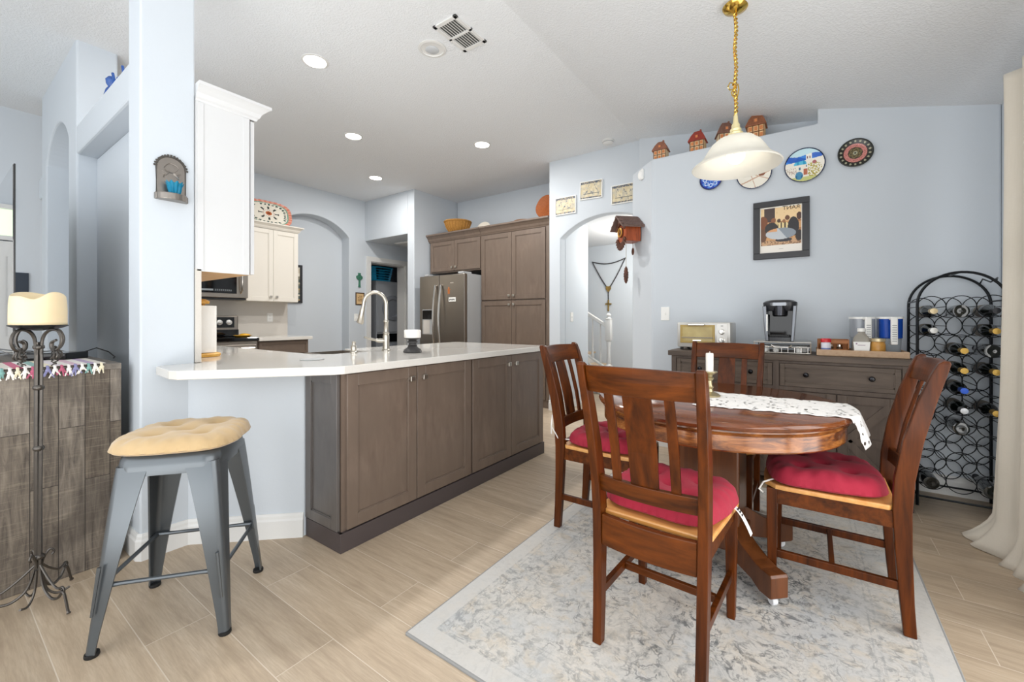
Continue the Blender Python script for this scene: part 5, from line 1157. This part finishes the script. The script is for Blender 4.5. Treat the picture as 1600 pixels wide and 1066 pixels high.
for y in (YF, YB):
    for rz_ in rows_z:
        for cx in cols:
            r = ring0 if first else ring0.copy()
            if not first: COL.objects.link(r); r.parent = T
            first = False; r.location = (cx - 0.718, y - 3.70, rz_)
b = B()
for k in range(10):
    for cx in (0.53, 0.655, 0.781, 0.906): b.tube([(cx, YF, rows_z[k] - 0.0), (cx, YB, rows_z[k])], 0.0025, 5)
b.build('ring_tie_rods', mIronBlk, T, True, world=True)
mBot = M('dark_green_bottle', '#0b100d', 0.06, coat=0.5)
b = B(); b.lathe([(0.0, 0.004), (0.02, 0.0), (0.036, 0.002), (0.0375, 0.012), (0.0375, 0.185), (0.034, 0.205), (0.018, 0.235), (0.0145, 0.25), (0.014, 0.30)], n=28); b.bm.transform(Matrix.Rotation(PI / 2, 4, 'X')); bm_glass = b.build('glass', mBot, None, True)
b = B(); b.lathe([(0.0382, 0.06), (0.0382, 0.15)], n=28, caps=False); b.bm.transform(Matrix.Rotation(PI / 2, 4, 'X')); bm_lab = b.build('label', M('wine_label', '#6f675c', 0.6), None, True)
b = B(); b.lathe([(0.0148, 0.235), (0.0155, 0.24), (0.0155, 0.302), (0.017, 0.304), (0.017, 0.312), (0.0, 0.314)], n=20); b.bm.transform(Matrix.Rotation(PI / 2, 4, 'X')); caps_me = b.build('cap', mBlack, None, True)
caps = {}
def capmat(n, c, m=0.2): caps[n] = M('capsule_' + n, c, 0.35, m)
capmat('cream', '#d8c49a'); capmat('dark', '#1a1a20'); capmat('white', '#d9d9d6'); capmat('gold', '#b89445', 0.5); capmat('blue', '#1d56c4'); capmat('silver', '#b9bbbd', 0.6)
RN = ['top', 'second', 'third', 'fourth', 'fifth', 'sixth', 'seventh', 'eighth', 'ninth', 'bottom']
SPOT = ['sideboard end', 'middle', 'curtain end']
spec = [(0, 0, 'cream', 0), (0, 1, 'dark', 1), (0, 2, 'dark', 0), (1, 0, 'white', 0), (1, 2, 'gold', 0), (2, 1, 'gold', 0), (2, 2, 'dark', 1), (3, 1, 'gold', 0), (3, 2, 'gold', 0), (4, 1, 'blue', 0), (5, 1, 'silver', 0), (5, 2, 'gold', 0), (6, 1, 'dark', 1), (9, 0, 'dark', 1), (9, 2, 'dark', 1)]
used = False
for r, c, cp, rev in spec:
    T = thing('wine_bottle', ('wine bottle with its base outward, %s rack row, %s' if rev else 'wine bottle with ' + cp + ' capsule, %s rack row, %s') % (RN[r], SPOT[c]), 'wine bottle', (cols[c], 3.80 if not rev else 3.55, rows_z[r] - 0.0265), 0 if not rev else PI, 'bottles in the wine rack')
    T.rotation_euler = (0.0, 0, 0 if not rev else PI)
    for src in ((bm_glass, caps_me) if rev else (bm_glass, bm_lab, caps_me)):
        q = src.copy(); COL.objects.link(q); q.parent = T
        if src is caps_me: q.material_slots[0].link = 'OBJECT'; q.material_slots[0].material = caps[cp]
for q in (bm_glass, bm_lab, caps_me): bpy.data.objects.remove(q)

def linen():
    t = NT('cream_linen'); v = t.coords(); a = t.noise(t.coords((1, 1, 0.06)), 180, 2); c = t.noise(t.coords((1, 1, 8)), 60, 2)
    t.col(t.mix(t.math('MULTIPLY', t.math('ADD', a, c), 0.5), '#e2dbce', '#f1ebdf')); t.set(Roughness=0.95); t.b.inputs['Sheen Weight'].default_value = 0.2
    t.bump(t.math('ADD', a, c), 0.2, 0.002)
    tr = t.n('ShaderNodeBsdfTranslucent'); tr.inputs[0].default_value = (0.75, 0.7, 0.6, 1); mx = t.n('ShaderNodeMixShader'); mx.inputs[0].default_value = 0.25
    t.l(t.b.outputs[0], mx.inputs[1]); t.l(tr.outputs[0], mx.inputs[2]); t.l(mx.outputs[0], t.out.inputs['Surface']); return t.m
b = B(); g = []; NU, NZ = 160, 60
for j in range(NZ + 1):
    t_ = j / NZ; z = 2.33 * (1 - t_); row = []
    for i in range(NU + 1):
        u = i / NU
        y = lerp(3.19, 2.25, u) - 0.03 * t_ * (1 - u); fold = math.sin(u * 2 * PI * 5 + 0.6) + 0.35 * math.sin(u * 2 * PI * 12 + 1.0)
        amp = lerp(0.030, 0.016, t_ ** 0.7)
        x = 0.812 + amp * fold - 0.03 * t_ ** 1.6
        # the leading edge swings out into the room and pools at the floor
        k = max(0.0, 1 - u / 0.32); x -= 0.012 * k + 0.04 * k * t_ ** 1.3
        pool = max(0.0, t_ - 0.93) / 0.07; x -= pool ** 1.5 * (0.045 + 0.05 * k + 0.012 * math.sin(u * 50)); y += pool ** 1.5 * 0.05 * k
        row.append(b.bm.verts.new((x, y, max(z, 0.004 + 0.002 * (1 + math.sin(u * 60))))))
    g.append(row)
for j in range(NZ):
    for i in range(NU): b.bm.faces.new((g[j][i], g[j][i + 1], g[j + 1][i + 1], g[j + 1][i]))
T = thing('window_curtain', 'floor-length cream linen curtain pooling on the floor by the patio door', 'curtain', (0.82, 2.3, 0))
o = b.build('fabric', linen(), T, 'full', world=True); sm = o.modifiers.new('t', 'SOLIDIFY'); sm.thickness = 0.002
b = B(); A = [V(0.655, 3.215, 0.003), V(0.70, 3.10, 0.003), V(0.755, 3.02, 0.004), V(0.80, 3.10, 0.004), V(0.78, 3.22, 0.003), V(0.72, 3.25, 0.003)]; C = V(0.75, 3.14, 0.0)
b.loft([A, [lerp(p, C, 0.25) + V(0, 0, 0.012 + 0.004 * (i % 2)) for i, p in enumerate(A)], [lerp(p, C, 0.6) + V(0, 0, 0.05) for p in A]]); b.build('pooled_hem', bpy.data.materials['cream_linen'], T, 'full', world=True, subsurf=2)
T = thing('curtain_rod', 'slim grey curtain rod with wall bracket above the cream curtain', 'curtain rod', (0.88, 2.3, 2.27))
b = B(); b.tube([(0.885, 3.24, 2.27), (0.885, -1.1, 2.27)], 0.011, 10); b.ball((0.885, 3.24, 2.27), 0.016, 8); b.build('rod', M('satin_grey_rod', '#8e8b84', 0.4, 0.5), T, True, world=True)
b = B(); b.box(0.95, 0.96, 3.25, 3.29, 2.20, 2.30, 0.002); b.loft([[V(0.95, 3.26, 2.28), V(0.95, 3.28, 2.28), V(0.95, 3.28, 2.24), V(0.95, 3.26, 2.24)], [V(0.875, 3.26, 2.262), V(0.875, 3.28, 2.262), V(0.875, 3.28, 2.252), V(0.875, 3.26, 2.252)]]); b.build('bracket', mWhite, T, world=True)

# ================================================================ PENDANT
T = thing('pendant_light', 'frosted glass bell pendant on a twisted brass chain above the dining table', 'pendant light', (-0.327, 2.505, 1.945))
LZ = zs(-0.327) - 1.945
b = B(); b.lathe([(0.062, LZ), (0.064, LZ - 0.004), (0.055, LZ - 0.02), (0.03, LZ - 0.032), (0.01, LZ - 0.04), (0.0, LZ - 0.042)], n=32); o_ = b.build('canopy', mBrass, T, True)
mShade = NT('frosted_glass'); mShade.col('#efece2'); mShade.set(Roughness=0.35); tr = mShade.n('ShaderNodeBsdfTranslucent'); tr.inputs[0].default_value = (0.9, 0.9, 0.88, 1); mx = mShade.n('ShaderNodeMixShader'); mx.inputs[0].default_value = 0.4; mShade.l(mShade.b.outputs[0], mx.inputs[1]); mShade.l(tr.outputs[0], mx.inputs[2]); mShade.l(mx.outputs[0], mShade.out.inputs['Surface'])
b = B(); b.lathe([(r * 1.055, z) for r, z in ((0.03, 0.160), (0.055, 0.156), (0.085, 0.143), (0.112, 0.118), (0.132, 0.086), (0.148, 0.056), (0.168, 0.032), (0.195, 0.012), (0.203, 0.002), (0.199, -0.003), (0.19, 0.004), (0.166, 0.024), (0.144, 0.048), (0.127, 0.082), (0.107, 0.112), (0.082, 0.136), (0.055, 0.149), (0.03, 0.152))], n=64, caps=False); b.build('glass_shade', mShade.m, T, True)
b = B(); b.lathe([(0.045, 0.156), (0.042, 0.165), (0.034, 0.166), (0.036, 0.176), (0.026, 0.186), (0.028, 0.196), (0.02, 0.208), (0.021, 0.218), (0.013, 0.235), (0.011, 0.262), (0.006, 0.285)], n=24); b.build('socket_cover', M('cream_brass', '#e6d9a8', 0.3, 0.5), T, True)
b = B(); P1 = []; P2 = []; z0, z1 = 0.27, LZ - 0.03; n = 150
for i in range(n + 1):
    t_ = i / n; z = lerp(z0, z1, t_); a = t_ * 2 * PI * 13; r = 0.0065; cx = 0.003 * math.sin(t_ * 17); P1.append((cx + r * math.cos(a), r * math.sin(a), z)); P2.append((cx - r * math.cos(a), -r * math.sin(a), z))
b.tube(P1, 0.0042, 6); b.tube(P2, 0.0042, 6); b.build('twisted_chain', mBrass, T, True)
b = B(); b.tube([(0.004, 0, 0.35), (0.016, -0.01, 0.40), (0.012, -0.01, 0.43), (-0.01, 0, 0.415), (-0.03, 0.008, 0.42), (-0.038, 0.01, 0.44), (-0.028, 0.008, 0.458), (-0.014, 0.004, 0.45), (-0.016, 0.004, 0.436)], 0.0036, 6); b.tube([(0.0, 0, 0.36), (-0.016, 0, 0.385), (-0.02, 0, 0.40), (-0.008, 0, 0.415)], 0.004, 6); b.build('scroll_hook', mBrass, T, True)
b = B(); b.ball((0, 0, 0.06), 0.044, 12, (1, 1, 1.0)); b.cyl((0, 0, 0.08), 0.016, 0.06, 12); b.build('light_bulb', emit('lit_bulb', '#fffaf0', 6.0), T, True)

# ================================================================ CEILING FITTINGS
mCan = emit('lit_downlight', '#fffaf0', 14.0)
k = 0
for (x, y), lab in (((-3.09, 1.76), 'lit recessed ceiling light nearest the column'), ((-4.02, 2.72), 'lit recessed ceiling light above the microwave side of the kitchen'), ((-3.03, 3.69), 'lit recessed ceiling light nearest the pantry'), ((-4.95, 3.70), 'lit recessed ceiling light deepest in the kitchen')):
    T = thing('recessed_light', lab, 'ceiling light', (x, y, ZC), 0, 'recessed kitchen lights')
    b = B(); b.lathe([(0.096, 0.0), (0.096, -0.004), (0.082, -0.007), (0.078, -0.003), (0.078, -0.001)], n=36, caps=False); b.build('trim_ring', mTrim, T, True)
    b = B(); b.lathe([(0.0, -0.0035), (0.078, -0.0035), (0.078, -0.002), (0, -0.002)], n=36); b.build('lens', mCan, T, True)
    l = bpy.data.lights.new('downlight', 'AREA'); l.shape = 'DISK'; l.size = 0.15; l.energy = 21 if x > -4.5 else 12; l.color = (1.0, 0.97, 0.93); lo = bpy.data.objects.new('downlight', l); COL.objects.link(lo); lo.location = (x, y, ZC - 0.012)
T = thing('recessed_light', 'unlit recessed ceiling light with open white baffle beside the air vent', 'ceiling light', (-2.25, 2.17, ZC))
b = B(); b.lathe([(0.10, -0.001), (0.10, -0.006), (0.083, -0.009), (0.080, -0.004), (0.055, -0.0015), (0.0, -0.001)], n=36, caps=False); b.build('trim_ring', mTrim, T, True)
b = B(); b.lathe([(0.0, -0.006), (0.044, -0.006), (0.05, -0.002)], n=28, mat=Matrix.Translation((-0.012, 0.012, 0)), caps=False); b.build('lens', M('unlit_lens', '#c4c8cc', 0.3), T, True)
T = thing('air_vent', 'white slatted air vent in the kitchen ceiling', 'air vent', (-1.975, 2.17, ZC))
b = B(); w, h = 0.205, 0.325
for x0, x1, y0, y1 in ((-w / 2, w / 2, h / 2 - 0.028, h / 2), (-w / 2, w / 2, -h / 2, -h / 2 + 0.028), (-w / 2, -w / 2 + 0.024, -h / 2, h / 2), (w / 2 - 0.024, w / 2, -h / 2, h / 2), (-w / 2, w / 2, -0.009, 0.009)): b.box(x0, x1, y0, y1, -0.011, 0, 0.001, seg=1)
b.build('frame', mTrim, T)
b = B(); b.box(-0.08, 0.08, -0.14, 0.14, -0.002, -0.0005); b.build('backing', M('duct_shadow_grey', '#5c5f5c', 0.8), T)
for kx in range(8):
    b = B(); x = -0.070 + kx * 0.02; b.beam((x, -0.137, -0.007), (x, 0.137, -0.007), 0.013, 0.0012, up=(0.5, 0, 1)); b.build('slat', mTrim, T)
T = thing('smoke_detector', 'round white smoke detector on the ceiling by the arch wall', 'smoke detector', (-1.83, 4.41, ZC))
b = B(); b.lathe([(0.065, 0), (0.065, -0.012), (0.058, -0.014), (0.058, -0.03), (0.04, -0.04), (0.0, -0.04)], n=32); b.build('housing', mTrim, T, True)
b = B(); b.lathe([(0.0585, -0.018), (0.0585, -0.026)], n=32, caps=False); b.build('vent_slots', mGrey, T, True)

# ================================================================ BAR STOOL
T = thing('bar_stool', 'gunmetal grey metal bar stool with tapered legs beside the breakfast bar', 'bar stool', (-2.013, 0.619, 0), math.radians(51))
# legs in local frame: corners at 45 degrees to the local axes rotated so that feet fall on (+-.207,+-.207)
HS, HF = 0.148, 0.208
b = B(); 
for w, z in (): pass
b.loft([[V(x, y, z) for x, y in rrect(w, w, r, 8)] for w, r, z in ((0.318, 0.045, 0.582), (0.322, 0.05, 0.615), (0.316, 0.05, 0.638), (0.296, 0.045, 0.652), (0.27, 0.04, 0.654), (0.20, 0.03, 0.650))]); b.build('seat', mGunmetal, T, True)
for sx in (-1, 1):
    for sy in (-1, 1):
        b = B(); secs = []
        for t_ in (0, 0.06, 0.14, 0.3, 0.5, 0.7, 0.9, 0.97, 1.0):
            z = lerp(0.618, 0.012, t_); c = lerp(HS + 0.010, HF + 0.004, t_ ** 0.9); w = lerp(0.105, 0.032, min(1, t_ * 1.05) ** 0.85); th = 0.006; rr_ = min(0.022, w * 0.5)
            arc = [(c - rr_ + rr_ * math.sin(a), c - rr_ + rr_ * math.cos(a)) for a in [PI / 2 * k_ / 5 for k_ in range(6)]]
            arci = [(c - rr_ + (rr_ - th) * math.sin(a), c - rr_ + (rr_ - th) * math.cos(a)) for a in [PI / 2 * k_ / 5 for k_ in range(6)]]
            ring = [(c - w, c)] + arc + [(c, c - w), (c - th, c - w)] + arci[::-1] + [(c - w, c - th)]
            secs.append([V(sx * x, sy * y, z) for x, y in ring])
        b.loft(secs); lg = b.build('leg', mGunmetal, T, True)
        b = B(); c = HF - 0.012; b.lathe([(0.019, 0), (0.021, 0.004), (0.020, 0.013), (0.0, 0.014)], (sx * c, sy * c, 0), 16); b.build('rubber_foot', mRubber, lg, True)
        b = B(); p0 = V(sx * (HF - 0.018), sy * (HF + 0.002), 0.14); p1 = V(sx * (HF - 0.035), sy * (HF - 0.006), 0.30); b.tube([p0, p1], [0.004, 0.006], 6); b.build('pressed_rib', mGunmetal, lg, True)
for ang in range(4):
    R = Matrix.Rotation(ang * PI / 2, 4, 'Z'); c = HF - 0.028
    b = B(); b.tube([R @ V(-c, c + 0.002, 0.225), R @ V(-c + 0.06, c, 0.226), R @ V(c - 0.06, c, 0.226), R @ V(c, c + 0.002, 0.225)], [0.011, 0.0075, 0.0075, 0.011], 8); b.build('stretcher', mGunmetal, T, True)
T2 = thing('stool_cushion', 'tan suede tufted cushion on the metal bar stool', 'cushion', (-2.013, 0.619, 0.656), math.radians(51))
b = B(); cushion_mesh(b, 0.40, 0.40, 0.052, [(-0.4, -0.4), (0.4, -0.4), (-0.4, 0.4), (0.4, 0.4), (0, 0)], 17, power=3.6); b.build('pad', mBeige, T2, 'full')

# ================================================================ CONSOLE, TELEVISION, CANDLE STAND
def plank_mat():
    t = NT('reclaimed_planks'); v = t.coords(rot=(0, 0, 0))
    sp = t.n('ShaderNodeSeparateXYZ'); t.l(v, sp.inputs[0]); cm = t.n('ShaderNodeCombineXYZ'); t.l(sp.outputs[2], cm.inputs[0]); t.l(t.math('ADD', sp.outputs[1], t.math('MULTIPLY', sp.outputs[0], 1.0)), cm.inputs[1])
    br = t.n('ShaderNodeTexBrick', offset=0.37, offset_frequency=2); br.inputs['Scale'].default_value = 1; br.inputs['Brick Width'].default_value = 0.66; br.inputs['Row Height'].default_value = 0.083; br.inputs['Mortar Size'].default_value = 0.0012; br.inputs['Bias'].default_value = -0.1
    br.inputs['Color1'].default_value = (0, 0, 0, 1); br.inputs['Color2'].default_value = (1, 1, 1, 1); t.l(cm.outputs[0], br.inputs['Vector'])
    off = t.n('ShaderNodeVectorMath', operation='MULTIPLY_ADD'); t.l(br.outputs['Color'], off.inputs[0]); off.inputs[1].default_value = (3, 5, 7); t.l(cm.outputs[0], off.inputs[2])
    mp = t.n('ShaderNodeMapping'); mp.inputs['Scale'].default_value = (1.6, 16, 1); t.l(off.outputs[0], mp.inputs[0])
    g = t.noise(mp.outputs[0], 3.5, 7, 0.68, 0.7); saw = t.noise(t.coords((1, 1, 26)), 9, 3)
    c = t.ramp(g, [(0.28, '#524c46'), (0.5, '#837a70'), (0.72, '#a39a8d')])
    tone = t.ramp(br.outputs['Color'], [(0.0, '#bdb6ae'), (0.5, '#e6e4e2'), (1.0, '#ffffff')]); c = t.mix(1.0, c, tone, 'MULTIPLY')
    c = t.mix(t.ramp(saw, [(0.55, 0.0), (0.75, 0.3)]), c, '#b3a793')
    c = t.mix(t.math('MULTIPLY', t.ramp(t.noise(v, 3, 2), [(0.58, 0.0), (0.66, 0.45)]), 1.0), c, '#3d352f')
    c = t.mix(br.outputs['Fac'], c, '#2b2622'); t.col(c); t.set(Roughness=0.75)
    t.bump(t.math('SUBTRACT', t.math('ADD', t.math('MULTIPLY', g, 0.5), t.math('MULTIPLY', saw, 0.3)), br.outputs['Fac']), 0.5, 0.004); return t.m
mPlank = plank_mat()
T = thing('media_console', 'weathered grey plank media console against the living room wall', 'console', (-3.4, 0.33, 0))
b = B(); b.box(-4.12, -2.682, 0.085, 0.565, 0.0, 0.905, 0.002); b.build('body', mPlank, T, world=True)
b = B(); b.box(-4.12, -2.682, 0.085, 0.565, 0.9055, 0.932, 0.001); b.build('top', wood('grey_plank_top', '#5e5851', '#857c72', 0, 10, 0.6, 0.1), T, world=True)
for i in range(3): b = B(); shaker(b, 0.46, 0.78); b.bm.transform(FACEY(-4.09 + i * 0.47, 0.085, 0.07)); b.build('door', mPlank, T, world=True)
T = thing('television', 'large thin-framed television standing on the plank console', 'television', (-3.85, 0.275, 0.934))
b = B(); b.box(-4.55, -3.106, 0.269, 0.275, 0.965, 1.885, 0.001); b.box(-4.3, -3.7, 0.275, 0.30, 1.1, 1.65, 0.003); b.build('bezel', mBlack, T, world=True)
b = B(); b.box(-4.545, -3.112, 0.2665, 0.2705, 0.970, 1.880); b.build('screen', M('glossy_screen', '#17191c', 0.03, coat=1.0, IOR=1.9), T, world=True)
for x in (-3.35, -4.05):
    b = B(); b.beam((x, 0.28, 0.967), (x + 0.06, 0.15, 0.938), 0.02, 0.006); b.beam((x, 0.28, 0.967), (x + 0.06, 0.42, 0.938), 0.02, 0.006); b.build('leg', mGrey, T, world=True)
T = thing('set_top_box', 'black set-top box with a trailing cable on the console', 'media box', (-3.14, 0.42, 0.936), math.radians(45))
b = B(); b.box(-0.085, 0.085, -0.07, 0.07, 0, 0.036, 0.005); b.build('case', mBlackGl, T)
b = B(); b.tube([V(0.03, 0.07, 0.02), V(0.10, 0.10, 0.05), V(0.17, 0.08, 0.03), V(0.24, 0.02, 0.006), V(0.26, -0.02, 0.004)], 0.003, 6); b.build('cable', mRubber, T, True)
# striped runner with fringe
def f_run(u, v):
    s = u * 15; k = ['#e6dfd8', '#d7b9c4', '#e8e3dc', '#b7a3bd', '#ded6cc', '#c76f87', '#ece8e2', '#8fb0a9', '#e3d8be', '#dcd3d6'][int(s * 1.0) % 10]; return k
T = thing('striped_runner', 'woven pastel striped runner with knotted fringe on the console', 'table runner', (-2.9, 0.30, 0.9335))
paint_grid('woven_cloth', 0.42, 0.40, 60, 8, f_run, painted_mat('woven_stripes', 0.95), T, Matrix.Translation((0.021, 0.0, 0.002)) @ Matrix.Rotation(PI / 2, 4, 'Z') @ Matrix.Rotation(-PI / 2, 4, 'X'), -0.002)
mats = [M('fringe_' + n, c, 0.95) for n, c in (('white', '#efebe6'), ('red', '#b8607a'), ('blue', '#8c8cb4'), ('teal', '#7da8a2'), ('cream', '#e6dcc0'))]
fi = 0; y = 0.095
while y < 0.505:
    b = B(); rnd = random.Random(int(y * 1000)); k = [0, 1, 0, 2, 0, 3, 0, 4, 0, 1, 0, 2][fi % 12]; b.mi = 0
    c = V(-2.666, y, 0.925)
    b.ball(c + V(0, 0, -0.004), 0.0075, 5, (0.8, 1.2, 1))
    b.tube([V(-2.685, y, 0.937), V(-2.671, y, 0.936), c], 0.005, 5)
    for q in range(5):
        dy = rnd.uniform(-0.02, 0.02); dz = rnd.uniform(-0.038, -0.02); b.tube([c, c + V(0.003, dy * 0.6, dz * 0.5), c + V(0.001, dy, dz)], [0.0035, 0.003, 0.002], 5)
    b.build('tassel', mats[k], T, True, world=True); y += 0.021; fi += 1

T = thing('candle_stand', 'tall wrought iron floor candle stand with scrolled feet and top', 'candle stand', (-2.495, 0.28, 0))
b = B()
for q in range(3):
    a = 2 * PI * q / 3; b.tube([(0.007 * math.cos(a + z * 1.0), 0.007 * math.sin(a + z * 1.0), z) for z in [0.15 + 0.9 * i / 40 for i in range(41)]], 0.0065, 6)
for z in (0.19, 0.62, 0.86, 1.02): b.lathe([(0.012, z), (0.017, z + 0.006), (0.017, z + 0.014), (0.012, z + 0.02)], n=14)
b.build('pole', mIron, T, True)
for q in range(6):
    a = 2 * PI * q / 6 + 0.35; R = Matrix.Rotation(a, 4, 'Z')
    b = B(); P = [V(0.008, 0, 0.24), V(0.010, 0, 0.16), V(0.03, 0, 0.085), V(0.07, 0, 0.05), V(0.11, 0, 0.055), V(0.14, 0, 0.085), V(0.155, 0, 0.06), V(0.168, 0, 0.02), V(0.175, 0, 0.006)]
    def smooth(P, m=5):
        out = []
        for i in range(len(P) - 1):
            p0 = P[max(i - 1, 0)]; p1 = P[i]; p2 = P[i + 1]; p3 = P[min(i + 2, len(P) - 1)]
            for j in range(m):
                t = j / m; out.append(0.5 * ((2 * p1) + (p2 - p0) * t + (2 * p0 - 5 * p1 + 4 * p2 - p3) * t * t + (3 * p1 - p0 - 3 * p2 + p3) * t ** 3))
        return out + [P[-1]]
    if q % 2 == 0:
        S = smooth(P); b.tube(S, [0.005] * (len(S) - 4) + [0.006, 0.008, 0.007, 0.003], 6); C = V(0.138, 0, 0.09); b.tube([C + V(-0.0 - 0.016 * (1 - i / 22) * math.cos(i * 0.42) , 0, 0.016 * (1 - i / 22) * math.sin(i * 0.42)) for i in range(20)], 0.0038, 6)
        b.tube(smooth([V(0.01, 0, 0.17), V(0.05, 0, 0.13), V(0.10, 0, 0.095), V(0.135, 0, 0.10)]), 0.0042, 6)
    else:
        C = V(0.03, 0, 0.205); b.tube(smooth([V(0.008, 0, 0.16), V(0.014, 0, 0.19), V(0.03, 0, 0.22), V(0.042, 0, 0.208), V(0.036, 0, 0.196)]), 0.004, 6)
        b.tube(smooth([V(0.010, 0, 0.15), V(0.02, 0, 0.07), V(0.05, 0, 0.035), V(0.085, 0, 0.045)]), 0.0042, 6)
    b.bm.transform(R); b.build('foot', mIron, T, True)
for q in range(4):
    a = PI / 2 * q + 0.6; R = Matrix.Rotation(a, 4, 'Z')
    b = B(); S = smooth([V(0.008, 0, 1.00), V(0.016, 0, 1.065), V(0.04, 0, 1.095), V(0.075, 0, 1.095), V(0.092, 0, 1.06), V(0.08, 0, 1.025), V(0.055, 0, 1.02), V(0.05, 0, 1.045), V(0.065, 0, 1.055)], 5); b.tube(S, 0.0052, 7)
    for j in range(3): b.tube(smooth([V(0.06, 0.0, 1.03), V(0.075, 0.012 * (j - 1), 1.0), V(0.065, 0.014 * (j - 1), 0.985), V(0.055, 0, 1.0)], 4), 0.003, 5)
    b.tube([V(0.062 + 0.007 * math.cos(i * 0.8), 0.007 * math.sin(i * 0.8), 1.02 - i * 0.0022) for i in range(30)], 0.0022, 5)
    b.bm.transform(R); b.build('scroll', mIron, T, True)
b = B(); b.lathe([(0.012, 1.095), (0.03, 1.10), (0.06, 1.104), (0.084, 1.114), (0.082, 1.117), (0.0, 1.108)], n=36); b.build('drip_plate', mIronBlk, T, True)
b = B(); secs = []; NN = 48
def crest(a): return 0.118 + 0.010 * math.sin(2 * a + 0.9) - 0.026 * math.exp(-((((a - 6.05 + PI) % (2 * PI)) - PI) / 0.42) ** 2)
for kz in range(9):
    t_ = kz / 8; secs.append([V((0.0795 - 0.004 * t_ ** 4) * math.cos(2 * PI * i / NN), (0.0795 - 0.004 * t_ ** 4) * math.sin(2 * PI * i / NN), crest(2 * PI * i / NN) * t_) for i in range(NN)])
for r_, dz in ((0.073, 0.004), (0.067, 0.0), (0.06, -0.02), (0.045, -0.038), (0.02, -0.045), (0.001, -0.046)): secs.append([V(r_ * math.cos(2 * PI * i / NN), r_ * math.sin(2 * PI * i / NN), (crest(2 * PI * i / NN) + dz) if r_ > 0.055 else 0.118 + dz * 1.0 - 0.01) for i in range(NN)])
b.loft(secs); o = b.build('pillar_candle', mWax, None, 'full', loc=(-2.495, 0.28, 1.1175)); tag(o, 'wide ivory pillar candle with melted hollow top on the iron stand', 'candle')

# wall sconce on the column
T = thing('candle_sconce', 'arched pewter wall sconce on the white column', 'wall sconce', (-2.585, 0.728, 1.75))
b = B(); pts = [(-0.058, 0.0), (0.058, 0.0), (0.058, 0.13)] + [(0.058 * math.cos(PI * i / 16), 0.13 + 0.06 * math.sin(PI * i / 16)) for i in range(1, 16)] + [(-0.058, 0.13)]
b.prismX(pts, 0.001, 0.006); b.build('back_plate', mPewter, T)
b = B(); b.tube([V(0.006, y, z) for y, z in pts], 0.0035, 5, loop=True)
for i in range(15):
    a = PI * (i + 0.5) / 15; c = V(0.007, 0.062 * math.cos(a), 0.13 + 0.064 * math.sin(a)); b.box(-0.003, 0.003, -0.004, 0.004, -0.007, 0.007, mat=Matrix.Translation(c) @ Matrix.Rotation(PI / 2 - a, 4, 'X'))
b.build('beaded_rim', mIron, T)
b = B(); b.tube([V(0.008, 0.026 * math.cos(t) * (1 + .2 * math.sin(2 * t)), 0.135 + 0.022 * math.sin(t)) for t in [2 * PI * i / 20 for i in range(20)]], 0.002, 5, loop=True)
for s in (-1, 1):
    for k in range(4): b.tube([V(0.007, s * 0.008, 0.12 - k * 0.004), V(0.009, s * (0.02 + 0.004 * k), 0.105 - k * 0.006), V(0.007, s * (0.038 - 0.004 * k), 0.115 - k * 0.01)], 0.0016, 5)
b.build('embossed_heart', mPewter, T, True)
b = B(); half = [(0.0, -0.066), (0.0, 0.066), (0.02, 0.066)] + [(0.02 + 0.045 * math.sin(PI * i / 12), 0.060 * math.cos(PI * i / 12)) for i in range(0, 13)] + [(0.02, -0.066)]
b.prism(half, -0.028, 0.004); b.build('tray', mPewter, T, bevel=0.003)
b = B(); NN = 60; secs = []
for r_, z in ((0.020, 0.0), (0.024, 0.015), (0.027, 0.035), (0.036, 0.052), (0.034, 0.051), (0.024, 0.034), (0.020, 0.01)): secs.append([V((r_ + 0.003 * math.cos(10 * 2 * PI * i / NN)) * math.cos(2 * PI * i / NN), (r_ + 0.003 * math.cos(10 * 2 * PI * i / NN)) * math.sin(2 * PI * i / NN), z + (0.005 * math.cos(10 * 2 * PI * i / NN) if z > 0.05 else 0)) for i in range(NN)])
b.loft(secs); o = b.build('votive_glass', mBlueGlass, None, True, loc=(-2.548, 0.733, 1.7555)); tag(o, 'fluted turquoise votive glass standing in the pewter sconce', 'votive glass')

# vases on the high ledge
mDelft = M('blue_white_ceramic', '#173a86', 0.2, var=(30, '#3f6cb4'))
for (x, y), s_, lab in (((-3.74, 0.74), 0.68, 'blue and white ceramic vase on the high ledge, closer to the arched niche'), ((-3.58, 0.755), 0.55, 'blue ceramic figurine vase on the high ledge, closer to the column')):
    b = B(); b.lathe([(0.03 * s_, 0), (0.05 * s_, 0.03), (0.062 * s_, 0.12 * s_), (0.045 * s_, 0.20 * s_), (0.025 * s_, 0.235 * s_), (0.04 * s_, 0.26 * s_), (0.045 * s_, 0.30 * s_), (0.025 * s_, 0.33 * s_), (0.0, 0.335 * s_)], n=24); b.tube([(0.055 * s_, 0, 0.11), (0.085 * s_, 0, 0.19), (0.045 * s_, 0, 0.24)], 0.008, 6)
    o = b.build('ceramic_vase', mDelft, None, True, loc=(x, y, 2.501)); tag(o, lab, 'vase')
T = thing('framed_picture', 'narrow dark picture on the far living room wall beside the television', 'framed picture', (-6.1, 0.56, 1.46))
b = B(); b.box(0.001, 0.02, -0.05, 0.06, -0.13, 0.12, 0.003); b.build('frame', M('navy_panel', '#2b3542', 0.4), T)
for q in [m for m in bpy.data.materials]: pass
